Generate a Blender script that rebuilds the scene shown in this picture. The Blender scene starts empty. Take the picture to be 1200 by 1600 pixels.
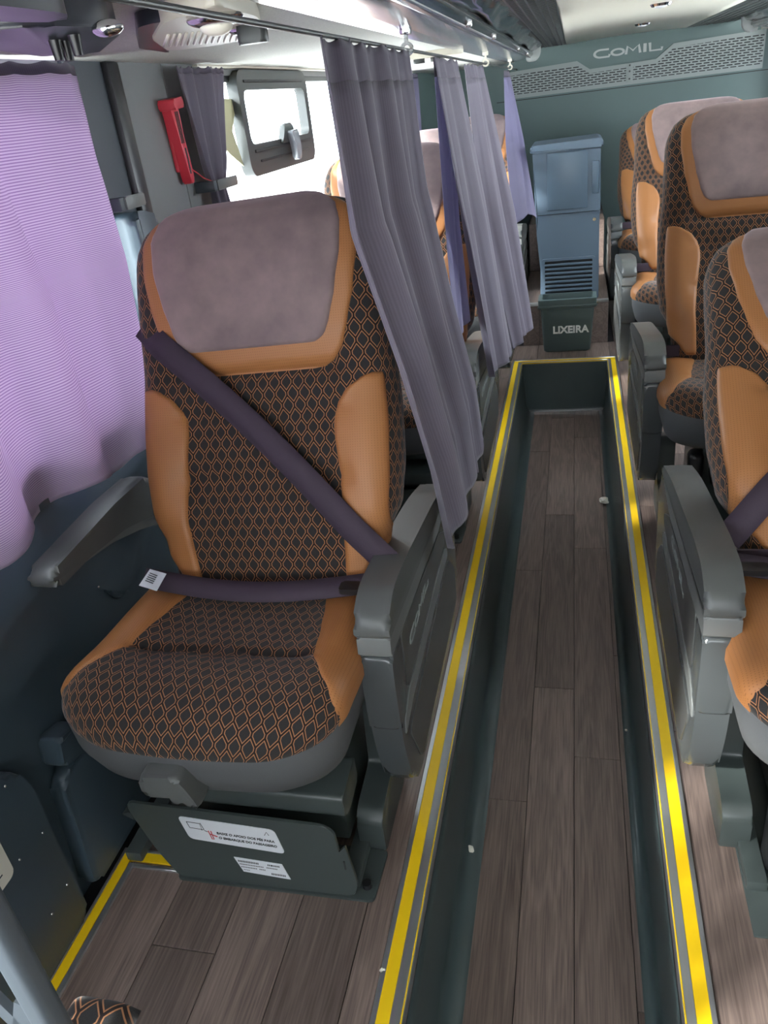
import bpy, bmesh, math, random
from mathutils import Vector, Matrix
random.seed(7)
sc = bpy.context.scene
COL = sc.collection
PI = math.pi

# ------------------------------------------------------------------ camera
R_, D_, F_ = (0.9710, 0.2110, -0.1130), (0.0020, -0.4810, -0.8770), (-0.2390, 0.8510, -0.4670)
fw = Vector(F_).normalized()
rt = Vector(R_); rt = (rt - fw * rt.dot(fw)).normalized()
up = rt.cross(fw).normalized()
cd = bpy.data.cameras.new('camera')
cam = bpy.data.objects.new('camera', cd); COL.objects.link(cam)
cam.matrix_world = Matrix(((rt.x, up.x, -fw.x, 0), (rt.y, up.y, -fw.y, 0), (rt.z, up.z, -fw.z, 1.5), (0, 0, 0, 1)))
cd.sensor_fit = 'VERTICAL'; cd.sensor_height = 32; cd.lens = 32 * 1200 / 1600
cd.clip_start = 0.02
sc.camera = cam

# ------------------------------------------------------------------ light
w = bpy.data.worlds.new('World'); sc.world = w; w.use_nodes = True
bg = w.node_tree.nodes['Background']
bg.inputs[0].default_value = (0.90, 0.95, 1.0, 1); bg.inputs[1].default_value = 9.0
sl = bpy.data.lights.new('sun', 'SUN'); sl.energy = 10.0; sl.angle = math.radians(4); sl.color = (1, .95, .88)
sun = bpy.data.objects.new('sun', sl); COL.objects.link(sun)
sd = Vector((0.64, 0.50, -0.50))
sun.rotation_euler = sd.to_track_quat('-Z', 'Y').to_euler()
sc.view_settings.view_transform = 'Standard'; sc.view_settings.look = 'None'
sc.view_settings.exposure = 0.75; sc.view_settings.gamma = 1; sc.view_settings.use_curve_mapping = False

# ------------------------------------------------------------------ materials
def mat(name, col, rough=.5, metal=0, spec=.5, bump=None, noise=None, sheen=0, coat=0):
    m = bpy.data.materials.new(name); m.use_nodes = True
    nt = m.node_tree; b = nt.nodes['Principled BSDF']
    b.inputs['Base Color'].default_value = (*col, 1); b.inputs['Roughness'].default_value = rough
    b.inputs['Metallic'].default_value = metal; b.inputs['Specular IOR Level'].default_value = spec
    if sheen: b.inputs['Sheen Weight'].default_value = sheen
    if coat: b.inputs['Coat Weight'].default_value = coat; b.inputs['Coat Roughness'].default_value = .12
    tc = nt.nodes.new('ShaderNodeTexCoord')
    if noise:
        sc_, amt = noise
        n = nt.nodes.new('ShaderNodeTexNoise'); n.inputs['Scale'].default_value = sc_; n.inputs['Detail'].default_value = 4
        nt.links.new(tc.outputs['Object'], n.inputs['Vector'])
        mx = nt.nodes.new('ShaderNodeMix'); mx.data_type = 'RGBA'
        mx.inputs[6].default_value = (*[c * (1 - amt) for c in col], 1); mx.inputs[7].default_value = (*[min(1, c * (1 + amt)) for c in col], 1)
        nt.links.new(n.outputs['Fac'], mx.inputs[0]); nt.links.new(mx.outputs[2], b.inputs['Base Color'])
    if bump:
        sc_, st = bump
        n = nt.nodes.new('ShaderNodeTexNoise'); n.inputs['Scale'].default_value = sc_; n.inputs['Detail'].default_value = 2
        nt.links.new(tc.outputs['Object'], n.inputs['Vector'])
        bp = nt.nodes.new('ShaderNodeBump'); bp.inputs['Strength'].default_value = st; bp.inputs['Distance'].default_value = .002
        nt.links.new(n.outputs['Fac'], bp.inputs['Height']); nt.links.new(bp.outputs[0], b.inputs['Normal'])
    return m

class NG:
    def __init__(s, m): s.nt = m.node_tree; s.b = s.nt.nodes['Principled BSDF']
    def math(s, op, a, b=None, c=None):
        n = s.nt.nodes.new('ShaderNodeMath'); n.operation = op
        for i, v in enumerate((a, b, c)):
            if v is None: continue
            if hasattr(v, 'is_output'): s.nt.links.new(v, n.inputs[i])
            else: n.inputs[i].default_value = v
        return n.outputs[0]
    def mix(s, f, a, b):
        n = s.nt.nodes.new('ShaderNodeMix'); n.data_type = 'RGBA'
        for i, v in ((0, f), (6, a), (7, b)):
            if hasattr(v, 'is_output'): s.nt.links.new(v, n.inputs[i])
            elif i == 0: n.inputs[0].default_value = v
            else: n.inputs[i].default_value = (*v, 1)
        return n.outputs[2]

def fabric():
    m = mat('patterned_fabric', (.02, .02, .02), .85, spec=.2, sheen=.15)
    g = NG(m); nt = m.node_tree
    uv = nt.nodes.new('ShaderNodeUVMap'); sp = nt.nodes.new('ShaderNodeSeparateXYZ'); nt.links.new(uv.outputs[0], sp.inputs[0])
    W, s_, t_ = .0290, .0040, .0225
    H = 2 * (s_ + t_)
    xa = g.math('PINGPONG', sp.outputs[0], W / 2); ya = g.math('PINGPONG', sp.outputs[1], H / 2)
    xb = g.math('SUBTRACT', W / 2, xa); yb = g.math('SUBTRACT', H / 2, ya)
    def metric(x, y):
        p = g.math('DIVIDE', x, W / 2)
        q = g.math('DIVIDE', g.math('ADD', g.math('MULTIPLY', x, (t_ - s_) / (W / 2)), y), t_)
        return g.math('MAXIMUM', p, q)
    d = g.math('MINIMUM', metric(xa, ya), metric(xb, yb))
    line = g.math('MULTIPLY', g.math('GREATER_THAN', d, .742), g.math('LESS_THAN', d, .865))
    n = nt.nodes.new('ShaderNodeTexNoise'); n.inputs['Scale'].default_value = 900
    nt.links.new(uv.outputs[0], n.inputs['Vector'])
    dark = g.mix(n.outputs['Fac'], (.008, .008, .009), (.035, .033, .033))
    gap = g.mix(g.math('GREATER_THAN', d, .87), dark, (.014, .008, .007))
    orange = g.mix(n.outputs['Fac'], (.23, .102, .048), (.41, .188, .086))
    c = g.mix(line, gap, orange)
    nt.links.new(c, g.b.inputs['Base Color'])
    bp = nt.nodes.new('ShaderNodeBump'); bp.inputs['Strength'].default_value = .35; bp.inputs['Distance'].default_value = .0015
    nt.links.new(line, bp.inputs['Height']); nt.links.new(bp.outputs[0], g.b.inputs['Normal'])
    return m

def leather():
    m = mat('orange_leatherette', (.36, .150, .052), .48, spec=.4)
    g = NG(m); nt = m.node_tree
    uv = nt.nodes.new('ShaderNodeUVMap'); sp = nt.nodes.new('ShaderNodeSeparateXYZ'); nt.links.new(uv.outputs[0], sp.inputs[0])
    P = .0055
    xa = g.math('PINGPONG', sp.outputs[0], P / 2); ya = g.math('PINGPONG', sp.outputs[1], P / 2)
    dd = g.math('SQRT', g.math('ADD', g.math('MULTIPLY', xa, xa), g.math('MULTIPLY', ya, ya)))
    hole = g.math('LESS_THAN', dd, .0009)
    nt.links.new(g.mix(g.math('MULTIPLY', hole, .55), (.36, .150, .052), (.12, .045, .016)), g.b.inputs['Base Color'])
    return m

def velvet():
    m = mat('mauve_plush', (.235, .172, .170), .8, spec=.2, sheen=.4)
    g = NG(m); nt = m.node_tree
    tc = nt.nodes.new('ShaderNodeTexCoord')
    n = nt.nodes.new('ShaderNodeTexNoise'); n.inputs['Scale'].default_value = 5; n.inputs['Detail'].default_value = 5; n.inputs['Roughness'].default_value = .6
    nt.links.new(tc.outputs['Object'], n.inputs['Vector'])
    f = g.math('MULTIPLY_ADD', n.outputs['Fac'], 3.0, -1.0); cl = nt.nodes.new('ShaderNodeClamp'); nt.links.new(f, cl.inputs[0])
    nt.links.new(g.mix(cl.outputs[0], (.145, .108, .110), (.275, .200, .192)), g.b.inputs['Base Color'])
    g.b.inputs['Sheen Tint'].default_value = (.9, .7, .75, 1)
    return m

def wood():
    m = mat('wood_vinyl', (.1, .08, .07), .42, spec=.45)
    g = NG(m); nt = m.node_tree
    tc = nt.nodes.new('ShaderNodeTexCoord'); oi = nt.nodes.new('ShaderNodeObjectInfo')
    mp = nt.nodes.new('ShaderNodeMapping'); mp.inputs['Scale'].default_value = (16, 1.3, 16)
    cb = nt.nodes.new('ShaderNodeCombineXYZ')
    r = g.math('MULTIPLY', oi.outputs['Random'], 37.0)
    nt.links.new(r, cb.inputs[0]); nt.links.new(r, cb.inputs[1]); nt.links.new(cb.outputs[0], mp.inputs['Location'])
    nt.links.new(tc.outputs['Object'], mp.inputs['Vector'])
    n = nt.nodes.new('ShaderNodeTexNoise'); n.inputs['Scale'].default_value = 1.2; n.inputs['Detail'].default_value = 3; n.inputs['Distortion'].default_value = 1.2
    nt.links.new(mp.outputs[0], n.inputs['Vector'])
    rings = g.math('SINE', g.math('MULTIPLY', n.outputs['Fac'], 26.0))
    mp2 = nt.nodes.new('ShaderNodeMapping'); mp2.inputs['Scale'].default_value = (230, 7, 230)
    nt.links.new(tc.outputs['Object'], mp2.inputs['Vector'])
    n2 = nt.nodes.new('ShaderNodeTexNoise'); n2.inputs['Scale'].default_value = 1; n2.inputs['Detail'].default_value = 5
    nt.links.new(mp2.outputs[0], n2.inputs['Vector'])
    f = g.math('ADD', g.math('MULTIPLY', rings, .16), g.math('MULTIPLY_ADD', n2.outputs['Fac'], 1.5, -.25))
    cl = nt.nodes.new('ShaderNodeClamp'); nt.links.new(f, cl.inputs[0])
    c = g.mix(cl.outputs[0], (.078, .057, .050), (.220, .163, .142))
    tint = g.math('MULTIPLY_ADD', oi.outputs['Random'], .45, .78)
    h = nt.nodes.new('ShaderNodeHueSaturation'); nt.links.new(tint, h.inputs['Value']); nt.links.new(c, h.inputs['Color'])
    # scattered dust specks
    v = nt.nodes.new('ShaderNodeTexVoronoi'); v.inputs['Scale'].default_value = 22; nt.links.new(tc.outputs['Object'], v.inputs['Vector'])
    n3 = nt.nodes.new('ShaderNodeTexNoise'); n3.inputs['Scale'].default_value = 4; nt.links.new(tc.outputs['Object'], n3.inputs['Vector'])
    sp = g.math('MULTIPLY', g.math('LESS_THAN', v.outputs['Distance'], .028), g.math('GREATER_THAN', n3.outputs['Fac'], .56))
    nt.links.new(g.mix(sp, h.outputs[0], (.45, .42, .38)), g.b.inputs['Base Color'])
    return m

def cloth(name, col, stripe=None, trans=.0, freq=.006, amt=.25):
    m = mat(name, col, .75, spec=.25, sheen=.2)
    g = NG(m); nt = m.node_tree
    uv = nt.nodes.new('ShaderNodeUVMap'); sp = nt.nodes.new('ShaderNodeSeparateXYZ'); nt.links.new(uv.outputs[0], sp.inputs[0])
    ax = sp.outputs[1] if stripe else sp.outputs[0]
    f = g.math('PINGPONG', ax, freq / 2); f = g.math('DIVIDE', f, freq / 2)
    a = tuple(c * (1 - amt) for c in col); b2 = stripe or tuple(min(1, c * (1 + amt)) for c in col)
    if stripe: f = g.math('SMOOTH_MIN', g.math('MULTIPLY', f, 1.3), 1.0, .1)
    c = g.mix(f, col if stripe else a, b2)
    nt.links.new(c, g.b.inputs['Base Color'])
    if trans:
        t = nt.nodes.new('ShaderNodeBsdfTranslucent'); nt.links.new(c, t.inputs[0])
        mx = nt.nodes.new('ShaderNodeMixShader'); mx.inputs[0].default_value = trans
        nt.links.new(g.b.outputs[0], mx.inputs[1]); nt.links.new(t.outputs[0], mx.inputs[2])
        nt.links.new(mx.outputs[0], nt.nodes['Material Output'].inputs[0])
    return m

def glass():
    m = bpy.data.materials.new('window_glass'); m.use_nodes = True; nt = m.node_tree
    nt.nodes.remove(nt.nodes['Principled BSDF'])
    t = nt.nodes.new('ShaderNodeBsdfTransparent'); t.inputs[0].default_value = (.93, .96, .97, 1)
    gl = nt.nodes.new('ShaderNodeBsdfGlossy'); gl.inputs['Roughness'].default_value = .03
    mx = nt.nodes.new('ShaderNodeMixShader'); mx.inputs[0].default_value = .06
    nt.links.new(t.outputs[0], mx.inputs[1]); nt.links.new(gl.outputs[0], mx.inputs[2])
    nt.links.new(mx.outputs[0], nt.nodes['Material Output'].inputs[0])
    return m

M = dict(
    fabric=fabric(), leather=leather(), velvet=velvet(), wood=wood(), glass=glass(),
    seatgrey=mat('grey_side_fabric', (.085, .088, .092), .8, spec=.2, bump=(500, .2)),
    arm=mat('armrest_plastic', (.085, .090, .088), .42, bump=(900, .12)),
    armgloss=mat('armrest_gloss_plastic', (.062, .070, .073), .22, spec=.5),
    armpanel=mat('armrest_panel_plastic', (.068, .070, .069), .34),
    armstripe=mat('armrest_stripe_plastic', (.14, .147, .145), .4),
    steel=mat('painted_dark_steel', (.046, .058, .057), .38, spec=.5),
    black=mat('black_plastic', (.012, .012, .014), .35),
    belt=mat('belt_webbing', (.050, .036, .052), .7, spec=.25, bump=(700, .25)),
    wallplastic=mat('blue_grey_moulding', (.054, .080, .100), .36, noise=(3, .12)),
    wallgrey=mat('grey_pillar_panel', (.215, .222, .228), .55, bump=(800, .15)),
    walldark=mat('dark_pillar_panel', (.060, .072, .085), .5),
    wallgreen=mat('green_grey_back_wall', (.110, .160, .155), .5, noise=(2, .08)),
    grille=mat('grey_grille_metal', (.27, .30, .295), .45),
    alu=mat('brushed_aluminium', (.62, .64, .66), .3, metal=.9),
    chrome=mat('chrome', (.75, .76, .78), .12, metal=1),
    yellow=mat('yellow_safety_insert', (.80, .52, .004), .45),
    trench=mat('dark_green_vinyl', (.052, .074, .076), .33, noise=(6, .25)),
    cream=mat('cream_ceiling_panel', (.88, .84, .73), .35),
    soffit=mat('speckled_grey_soffit', (.60, .60, .56), .8, bump=(300, .5), noise=(260, .25)),
    rackgloss=mat('glossy_grey_rack', (.30, .32, .36), .16, spec=.6, coat=.3),
    rackdark=mat('dark_rack_trim', (.018, .02, .026), .2, coat=.5),
    rackcap=mat('light_grey_end_cap', (.42, .44, .43), .4),
    cream2=mat('cream_console', (.66, .62, .52), .45),
    consoledark=mat('charcoal_console', (.030, .033, .045), .28),
    red=mat('red_hammer_plastic', (.62, .035, .06), .35),
    white=mat('white_sticker', (.66, .68, .72), .5),
    paper=mat('white_paper', (.75, .72, .64), .8),
    ink=mat('dark_ink', (.02, .02, .022), .6),
    redink=mat('red_ink', (.5, .03, .04), .6),
    cab=mat('slate_blue_plastic', (.115, .165, .225), .34),
    cabdark=mat('slate_recess', (.012, .018, .026), .5),
    bin=mat('green_grey_bin', (.085, .122, .122), .4),
    lettering=mat('white_lettering', (.85, .86, .84), .5),
    yellowcard=mat('pale_yellow_card', (.68, .66, .40), .6),
    rubber=mat('black_rubber', (.010, .010, .012), .5),
    frame=mat('dark_window_frame', (.045, .050, .050), .4),
    curtain=cloth('grey_violet_curtain', (.215, .190, .245), None, .22, .005, .10),
    hem=cloth('grey_violet_header', (.155, .135, .180), None, .12, .005, .06),
    wincurtain=cloth('striped_purple_curtain', (.25, .14, .31), (.60, .52, .63), .34, .0046),
    winheader=cloth('dark_purple_header', (.060, .045, .085), None, .05, .006, .1),
    backcurtain=cloth('lit_violet_curtain', (.30, .28, .42), None, .4, .005, .08),  # grey-violet cloth with sunlight put into its colour
    ground=mat('pale_concrete', (.80, .79, .76), .9),  # lightened so the ground throws more light up to the ceiling
)

# ------------------------------------------------------------------ helpers
def tag(o, label=None, cat=None, group=None, kind=None):
    if label: o['label'] = label
    if cat: o['category'] = cat
    if group: o['group'] = group
    if kind: o['kind'] = kind
    return o
def empty(name, loc=(0, 0, 0), rz=0, parent=None):
    o = bpy.data.objects.new(name, None); COL.objects.link(o); o.location = loc; o.rotation_euler.z = rz
    o.empty_display_size = .05
    if parent: o.parent = parent
    return o
def link(name, me, m, parent=None, loc=(0, 0, 0)):
    o = bpy.data.objects.new(name, me); COL.objects.link(o); o.location = loc
    if m and not me.materials: me.materials.append(M[m])
    if parent: o.parent = parent
    return o
def mesh(name, vs, fs, uvs=None, smooth=True):
    me = bpy.data.meshes.new(name); me.from_pydata([tuple(v) for v in vs], [], fs); me.update()
    if uvs:
        l = me.uv_layers.new(name='UVMap')
        for lp in me.loops: l.data[lp.index].uv = uvs[lp.vertex_index]
    if smooth:
        me.polygons.foreach_set('use_smooth', [True] * len(me.polygons))
    return me
def obj(name, vs, fs, m, parent=None, uvs=None, smooth=True, loc=(0, 0, 0)):
    return link(name, mesh(name, vs, fs, uvs, smooth), m, parent, loc)
def solid(o, t, off=0):
    md = o.modifiers.new('thick', 'SOLIDIFY'); md.thickness = t; md.offset = off; return o
def bm_obj(name, bm, m, parent=None, smooth=False, loc=(0, 0, 0)):
    bmesh.ops.recalc_face_normals(bm, faces=bm.faces)
    me = bpy.data.meshes.new(name); bm.to_mesh(me); bm.free()
    if smooth:
        me.polygons.foreach_set('use_smooth', [True] * len(me.polygons))
        try: me.set_sharp_from_angle(angle=math.radians(38))
        except Exception: pass
    return link(name, me, m, parent, loc)
def add_box(bm, x0, x1, y0, y1, z0, z1, bev=0, seg=2):
    r = bmesh.ops.create_cube(bm, size=1)
    for v in r['verts']:
        v.co = Vector(((x0 + x1) / 2 + v.co.x * (x1 - x0), (y0 + y1) / 2 + v.co.y * (y1 - y0), (z0 + z1) / 2 + v.co.z * (z1 - z0)))
    if bev:
        es = list({e for v in r['verts'] for e in v.link_edges})
        bmesh.ops.bevel(bm, geom=es, offset=bev, segments=seg, profile=.5, affect='EDGES')
def box(name, x0, x1, y0, y1, z0, z1, m, parent=None, bev=0, seg=2):
    bm = bmesh.new(); add_box(bm, x0, x1, y0, y1, z0, z1, bev, seg)
    return bm_obj(name, bm, m, parent, smooth=bev > 0)
def boxes(name, lst, m, parent=None, bev=0):
    bm = bmesh.new()
    for b in lst: add_box(bm, *b, bev, 1)
    return bm_obj(name, bm, m, parent, smooth=bev > 0)
def add_prism(bm, pts, axis, a0, a1, bev=0, seg=2):
    """pts 2D polygon extruded along axis ('x': pts=(y,z); 'y': pts=(x,z); 'z': pts=(x,y))"""
    def P(p, a):
        return {'x': (a, p[0], p[1]), 'y': (p[0], a, p[1]), 'z': (p[0], p[1], a)}[axis]
    A = [bm.verts.new(P(p, a0)) for p in pts]; B = [bm.verts.new(P(p, a1)) for p in pts]
    n = len(pts); caps = [bm.faces.new(A), bm.faces.new(list(reversed(B)))]
    for i in range(n): bm.faces.new((A[i], B[i], B[(i + 1) % n], A[(i + 1) % n]))
    if bev:
        es = list({e for f in caps for e in f.edges})
        bmesh.ops.bevel(bm, geom=es, offset=bev, segments=seg, profile=.5, affect='EDGES')
def prism(name, pts, axis, a0, a1, m, parent=None, bev=0, seg=2, smooth=True):
    bm = bmesh.new(); add_prism(bm, pts, axis, a0, a1, bev, seg)
    return bm_obj(name, bm, m, parent, smooth=smooth)
def rrect(x0, x1, y0, y1, r, n=5):
    pts = []
    for cx, cy, a in ((x1 - r, y1 - r, 0), (x0 + r, y1 - r, 90), (x0 + r, y0 + r, 180), (x1 - r, y0 + r, 270)):
        for i in range(n + 1):
            t = math.radians(a + 90 * i / n); pts.append((cx + r * math.cos(t), cy + r * math.sin(t)))
    return pts
def rpoly(pts, r, n=4):
    """round the corners of a polygon; r a number or list"""
    out = []; N = len(pts)
    for i, p in enumerate(pts):
        rr = r[i] if isinstance(r, (list, tuple)) else r
        p = Vector(p); a = Vector(pts[i - 1]) - p; b = Vector(pts[(i + 1) % N]) - p
        k = min(rr, a.length * .48, b.length * .48)
        if k < 1e-5: out.append(tuple(p)); continue
        s, e = p + a.normalized() * k, p + b.normalized() * k
        for j in range(n + 1):
            t = j / n; q = s * (1 - t) ** 2 + p * 2 * t * (1 - t) + e * t * t; out.append((q.x, q.y))
    return out
def tube(name, pts, r, m, parent=None, n=8, flat=None):
    """swept tube along 3D points"""
    vs, fs = [], []
    pts = [Vector(p) for p in pts]
    for i, p in enumerate(pts):
        t = (pts[min(i + 1, len(pts) - 1)] - pts[max(i - 1, 0)]).normalized()
        a = Vector((0, 0, 1)) if abs(t.z) < .9 else Vector((1, 0, 0))
        s = t.cross(a).normalized(); u = s.cross(t)
        for k in range(n):
            th = 2 * PI * k / n; vs.append(p + (s * math.cos(th) + u * math.sin(th)) * r)
    for i in range(len(pts) - 1):
        for k in range(n):
            fs.append((i * n + k, i * n + (k + 1) % n, (i + 1) * n + (k + 1) % n, (i + 1) * n + k))
    fs.append(tuple(range(n - 1, -1, -1))); fs.append(tuple((len(pts) - 1) * n + k for k in range(n)))
    return obj(name, vs, fs, m, parent)
def grid_faces(nr, nc, flip=False):
    f = []
    for i in range(nr - 1):
        for j in range(nc - 1):
            q = (i * nc + j, i * nc + j + 1, (i + 1) * nc + j + 1, (i + 1) * nc + j)
            f.append(q[::-1] if flip else q)
    return f
def interp(tab, v):
    if v <= tab[0][0]: return tab[0][1]
    for (a, x), (b, y) in zip(tab, tab[1:]):
        if v <= b:
            t = (v - a) / (b - a); t = t * t * (3 - 2 * t) * .5 + t * .5
            return x + (y - x) * t
    return tab[-1][1]
def text_mesh(name, s, size, m, parent, mtx, depth=.0008, align='CENTER', shear=0, bold=0):
    c = bpy.data.curves.new(name, 'FONT'); c.body = s; c.size = size; c.extrude = depth; c.align_x = align; c.align_y = 'CENTER'; c.shear = shear; c.offset = bold
    t = bpy.data.objects.new(name, c); COL.objects.link(t)
    bpy.context.view_layer.update()
    me = bpy.data.meshes.new_from_object(t.evaluated_get(bpy.context.evaluated_depsgraph_get()))
    bpy.data.objects.remove(t); bpy.data.curves.remove(c)
    me.materials.clear()
    o = link(name, me, m, parent); o.matrix_local = mtx
    return o
def frame_mtx(o, x, y):
    """matrix with local x along x, local y along y, at o"""
    x = Vector(x).normalized(); y = Vector(y).normalized(); z = x.cross(y)
    return Matrix(((x.x, y.x, z.x, o[0]), (x.y, y.y, z.y, o[1]), (x.z, y.z, z.z, o[2]), (0, 0, 0, 1)))
def stroke_ribbon(bm, pts, wd, h):
    """flat ribbon with thickness along a 2D polyline"""
    pts = [Vector((p[0], p[1], 0)) for p in pts]; L, Rr = [], []
    for i, p in enumerate(pts):
        t = (pts[min(i + 1, len(pts) - 1)] - pts[max(i - 1, 0)]).normalized(); n = Vector((-t.y, t.x, 0))
        L.append(p + n * wd / 2); Rr.append(p - n * wd / 2)
    for i in range(len(pts) - 1):
        q = [L[i], L[i + 1], Rr[i + 1], Rr[i]]
        a = [bm.verts.new(v) for v in q]; b = [bm.verts.new(v + Vector((0, 0, h))) for v in q]
        bm.faces.new(b); bm.faces.new(a[::-1])
        for k in range(4): bm.faces.new((a[k], a[(k + 1) % 4], b[(k + 1) % 4], b[k]))
def logo_mesh():
    """wide rounded maker lettering C O M I L, unit height 1, width about 5.6"""
    bm = bmesh.new()
    def arc(cx, cy, rx, ry, a0, a1, n=12): return [(cx + rx * math.cos(math.radians(a0 + (a1 - a0) * i / n)), cy + ry * math.sin(math.radians(a0 + (a1 - a0) * i / n))) for i in range(n + 1)]
    w_ = .21
    stroke_ribbon(bm, [(1.15, .9)] + arc(.5, .5, .5, .42, 90, 270) + [(1.15, .08), (1.22, .34)], w_, .15)
    stroke_ribbon(bm, arc(1.85, .45, .48, .33, 0, 360, 20), w_, .15)
    stroke_ribbon(bm, [(2.5, .05), (2.62, .92), (3.05, .4), (3.5, .95), (3.62, .05)], w_, .15)
    stroke_ribbon(bm, [(3.98, .05), (3.98, 1.0)], w_ * 1.2, .15)
    stroke_ribbon(bm, [(4.35, 1.0), (4.4, .1), (5.3, .1), (5.3, .4)], w_, .15)
    bmesh.ops.recalc_face_normals(bm, faces=bm.faces)
    me = bpy.data.meshes.new('logo'); bm.to_mesh(me); bm.free(); return me
LOGO = logo_mesh()
def logo(parent, origin, xdir, ydir, height, m, name='lettering'):
    me = LOGO.copy(); me.materials.append(M[m])
    o = bpy.data.objects.new(name, me); COL.objects.link(o); o.parent = parent
    o.matrix_local = frame_mtx(origin, xdir, ydir) @ Matrix.Diagonal((height * 1.12, height * .72, height * .12, 1))
    return o

# ------------------------------------------------------------------ the setting
YB = 7.0            # back wall
XL, XR = -1.08, 1.45
ZC, ZS = 1.735, 1.66
def S(o): o['kind'] = 'structure'; return o
ground = S(box('ground', -60, 60, -60, 60, -1.6, -1.5, 'ground'))

PL = {}
def plank(parent, x0, x1, y0, y1, z):
    k = (round(x1 - x0, 3), round(y1 - y0, 3))
    if k not in PL:
        bm = bmesh.new(); hx, hy = (x1 - x0) / 2 - .0008, (y1 - y0) / 2 - .0008
        add_prism(bm, [(-hx, -hy), (hx, -hy), (hx, hy), (-hx, hy)], 'z', -.006, 0)
        bmesh.ops.bevel(bm, geom=[e for e in bm.edges if all(v.co.z > -.001 for v in e.verts)], offset=.0008, segments=1, affect='EDGES')
        bmesh.ops.recalc_face_normals(bm, faces=bm.faces)
        me = bpy.data.meshes.new('plank'); bm.to_mesh(me); bm.free(); me.materials.append(M['wood']); PL[k] = me
    o = bpy.data.objects.new('plank', PL[k]); COL.objects.link(o); o.parent = parent
    o.location = ((x0 + x1) / 2, (y0 + y1) / 2, z)
def planks(parent, xs, y0, y1, z, L=1.22):
    for i, (a, b) in enumerate(zip(xs, xs[1:])):
        y = y0; first = L * (.35 + .65 * ((i * .618) % 1))
        y2 = min(y1, y0 + first)
        while y < y1 - .001:
            plank(parent, a, b, y, y2, z); y = y2; y2 = min(y1, y + L)
Y0 = -1.3
fl = S(empty('floor', (0, 0, 0)))
box('subfloor', XL - .05, -.305, Y0, YB, -.05, -.0061, 'rubber', fl)
box('subfloor', .195, XR + .05, Y0, YB, -.05, -.0061, 'rubber', fl)
box('subfloor', -.305, .195, 4.68, YB, -.05, -.0061, 'rubber', fl)
planks(fl, [-1.005, -.86, -.715, -.57, -.425, -.366], Y0, YB, 0)
planks(fl, [.252, .397, .542, .687, .832, .977, 1.122, 1.267, 1.412], Y0, YB, 0)
for i, (a, b) in enumerate(((-.366, -.22), (-.22, -.075), (-.075, .07), (.07, .215), (.215, .252))):
    plank(fl, a, b, 4.685, 5.0, 0)
fa = S(empty('floor_aisle', (0, 0, -.31)))
box('subfloor', -.30, .20, Y0, 4.63, -.05, -.0061, 'rubber', fa)
planks(fa, [-.268, -.127, .005, .14, .183], Y0, 4.615, 0)

# sunken aisle: vinyl-covered sides with a cove at the bottom
def cove(name, sx, xt, xb, y0, y1):
    pts = [(xt, -.004)] + [(xt + (xb - xt) * t * .35, -.004 - .25 * t) for t in (.33, .66, 1)]
    xm, zm = pts[-1]
    for i in range(1, 7):
        a = i / 6 * PI / 2
        pts.append((xm + (xb - xm) * (1 - math.cos(a)), zm - (.3085 + zm) * math.sin(a)))
    pts.append((xb - sx * .012, -.3075))
    vs = [(x, y, z) for y in (y0, y1) for x, z in pts]
    o = obj(name, vs, grid_faces(2, len(pts), sx > 0), 'trench')
    return S(solid(o, .004, -1))
cove('baseboard_left', -1, -.308, -.248, Y0, 4.625)
cove('baseboard_right', 1, .198, .166, Y0, 4.625)
S(box('baseboard_back', -.308, .198, 4.615, 4.625, -.31, -.002, 'trench'))
S(boxes('trim_1', [(-.30, .19, 4.600, 4.615, -.308, -.298)], 'alu'))

# aluminium edge strips with yellow inserts around the aisle, and along the seat platform
def strip(n, parts):
    e = S(empty('trim_%d' % n))
    for nm, m, b in parts: box(nm, *b, m, e, bev=.0008, seg=1)
ye = 4.685
strip(2, [('aluminium_rail', 'alu', (-.3655, -.355, Y0, ye, -.004, .005)), ('yellow_insert', 'yellow', (-.355, -.329, Y0, ye - .028, -.004, .0038)),
          ('aluminium_rail', 'alu', (-.329, -.309, Y0, ye - .05, -.004, .005)), ('nose', 'alu', (-.311, -.3045, Y0, ye - .05, -.03, .0045)),
          ('yellow_line', 'yellow', (-.309, -.306, Y0, ye - .05, -.002, .0055))])
strip(3, [('aluminium_rail', 'alu', (.242, .2515, Y0, ye, -.004, .005)), ('yellow_insert', 'yellow', (.216, .242, Y0, ye - .028, -.004, .0038)),
          ('aluminium_rail', 'alu', (.199, .216, Y0, ye - .05, -.004, .005)), ('nose', 'alu', (.1945, .201, Y0, ye - .05, -.03, .0045)),
          ('yellow_line', 'yellow', (.196, .199, Y0, ye - .05, -.002, .0055))])
strip(4, [('aluminium_rail', 'alu', (-.355, .242, ye - .012, ye, -.004, .005)), ('yellow_insert', 'yellow', (-.355, .242, ye - .040, ye - .012, -.004, .0038)),
          ('nose', 'alu', (-.329, .216, ye - .055, ye - .040, -.03, .005)), ('yellow_line', 'yellow', (-.305, .195, ye - .0565, ye - .055, -.02, .003))])
strip(5, [('aluminium_rail', 'alu', (-1.040, -1.033, Y0, 1.050, -.003, .006)), ('yellow_insert', 'yellow', (-1.033, -1.010, Y0, 1.043, -.003, .0045)),
          ('aluminium_rail', 'alu', (-1.008, -.996, Y0, 1.012, -.003, .007)),
          ('aluminium_rail', 'alu', (-1.033, -.86, 1.043, 1.050, -.003, .006)), ('yellow_insert', 'yellow', (-1.010, -.86, 1.020, 1.043, -.003, .0045)),
          ('aluminium_rail', 'alu', (-.996, -.86, 1.004, 1.012, -.003, .0065))])

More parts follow.
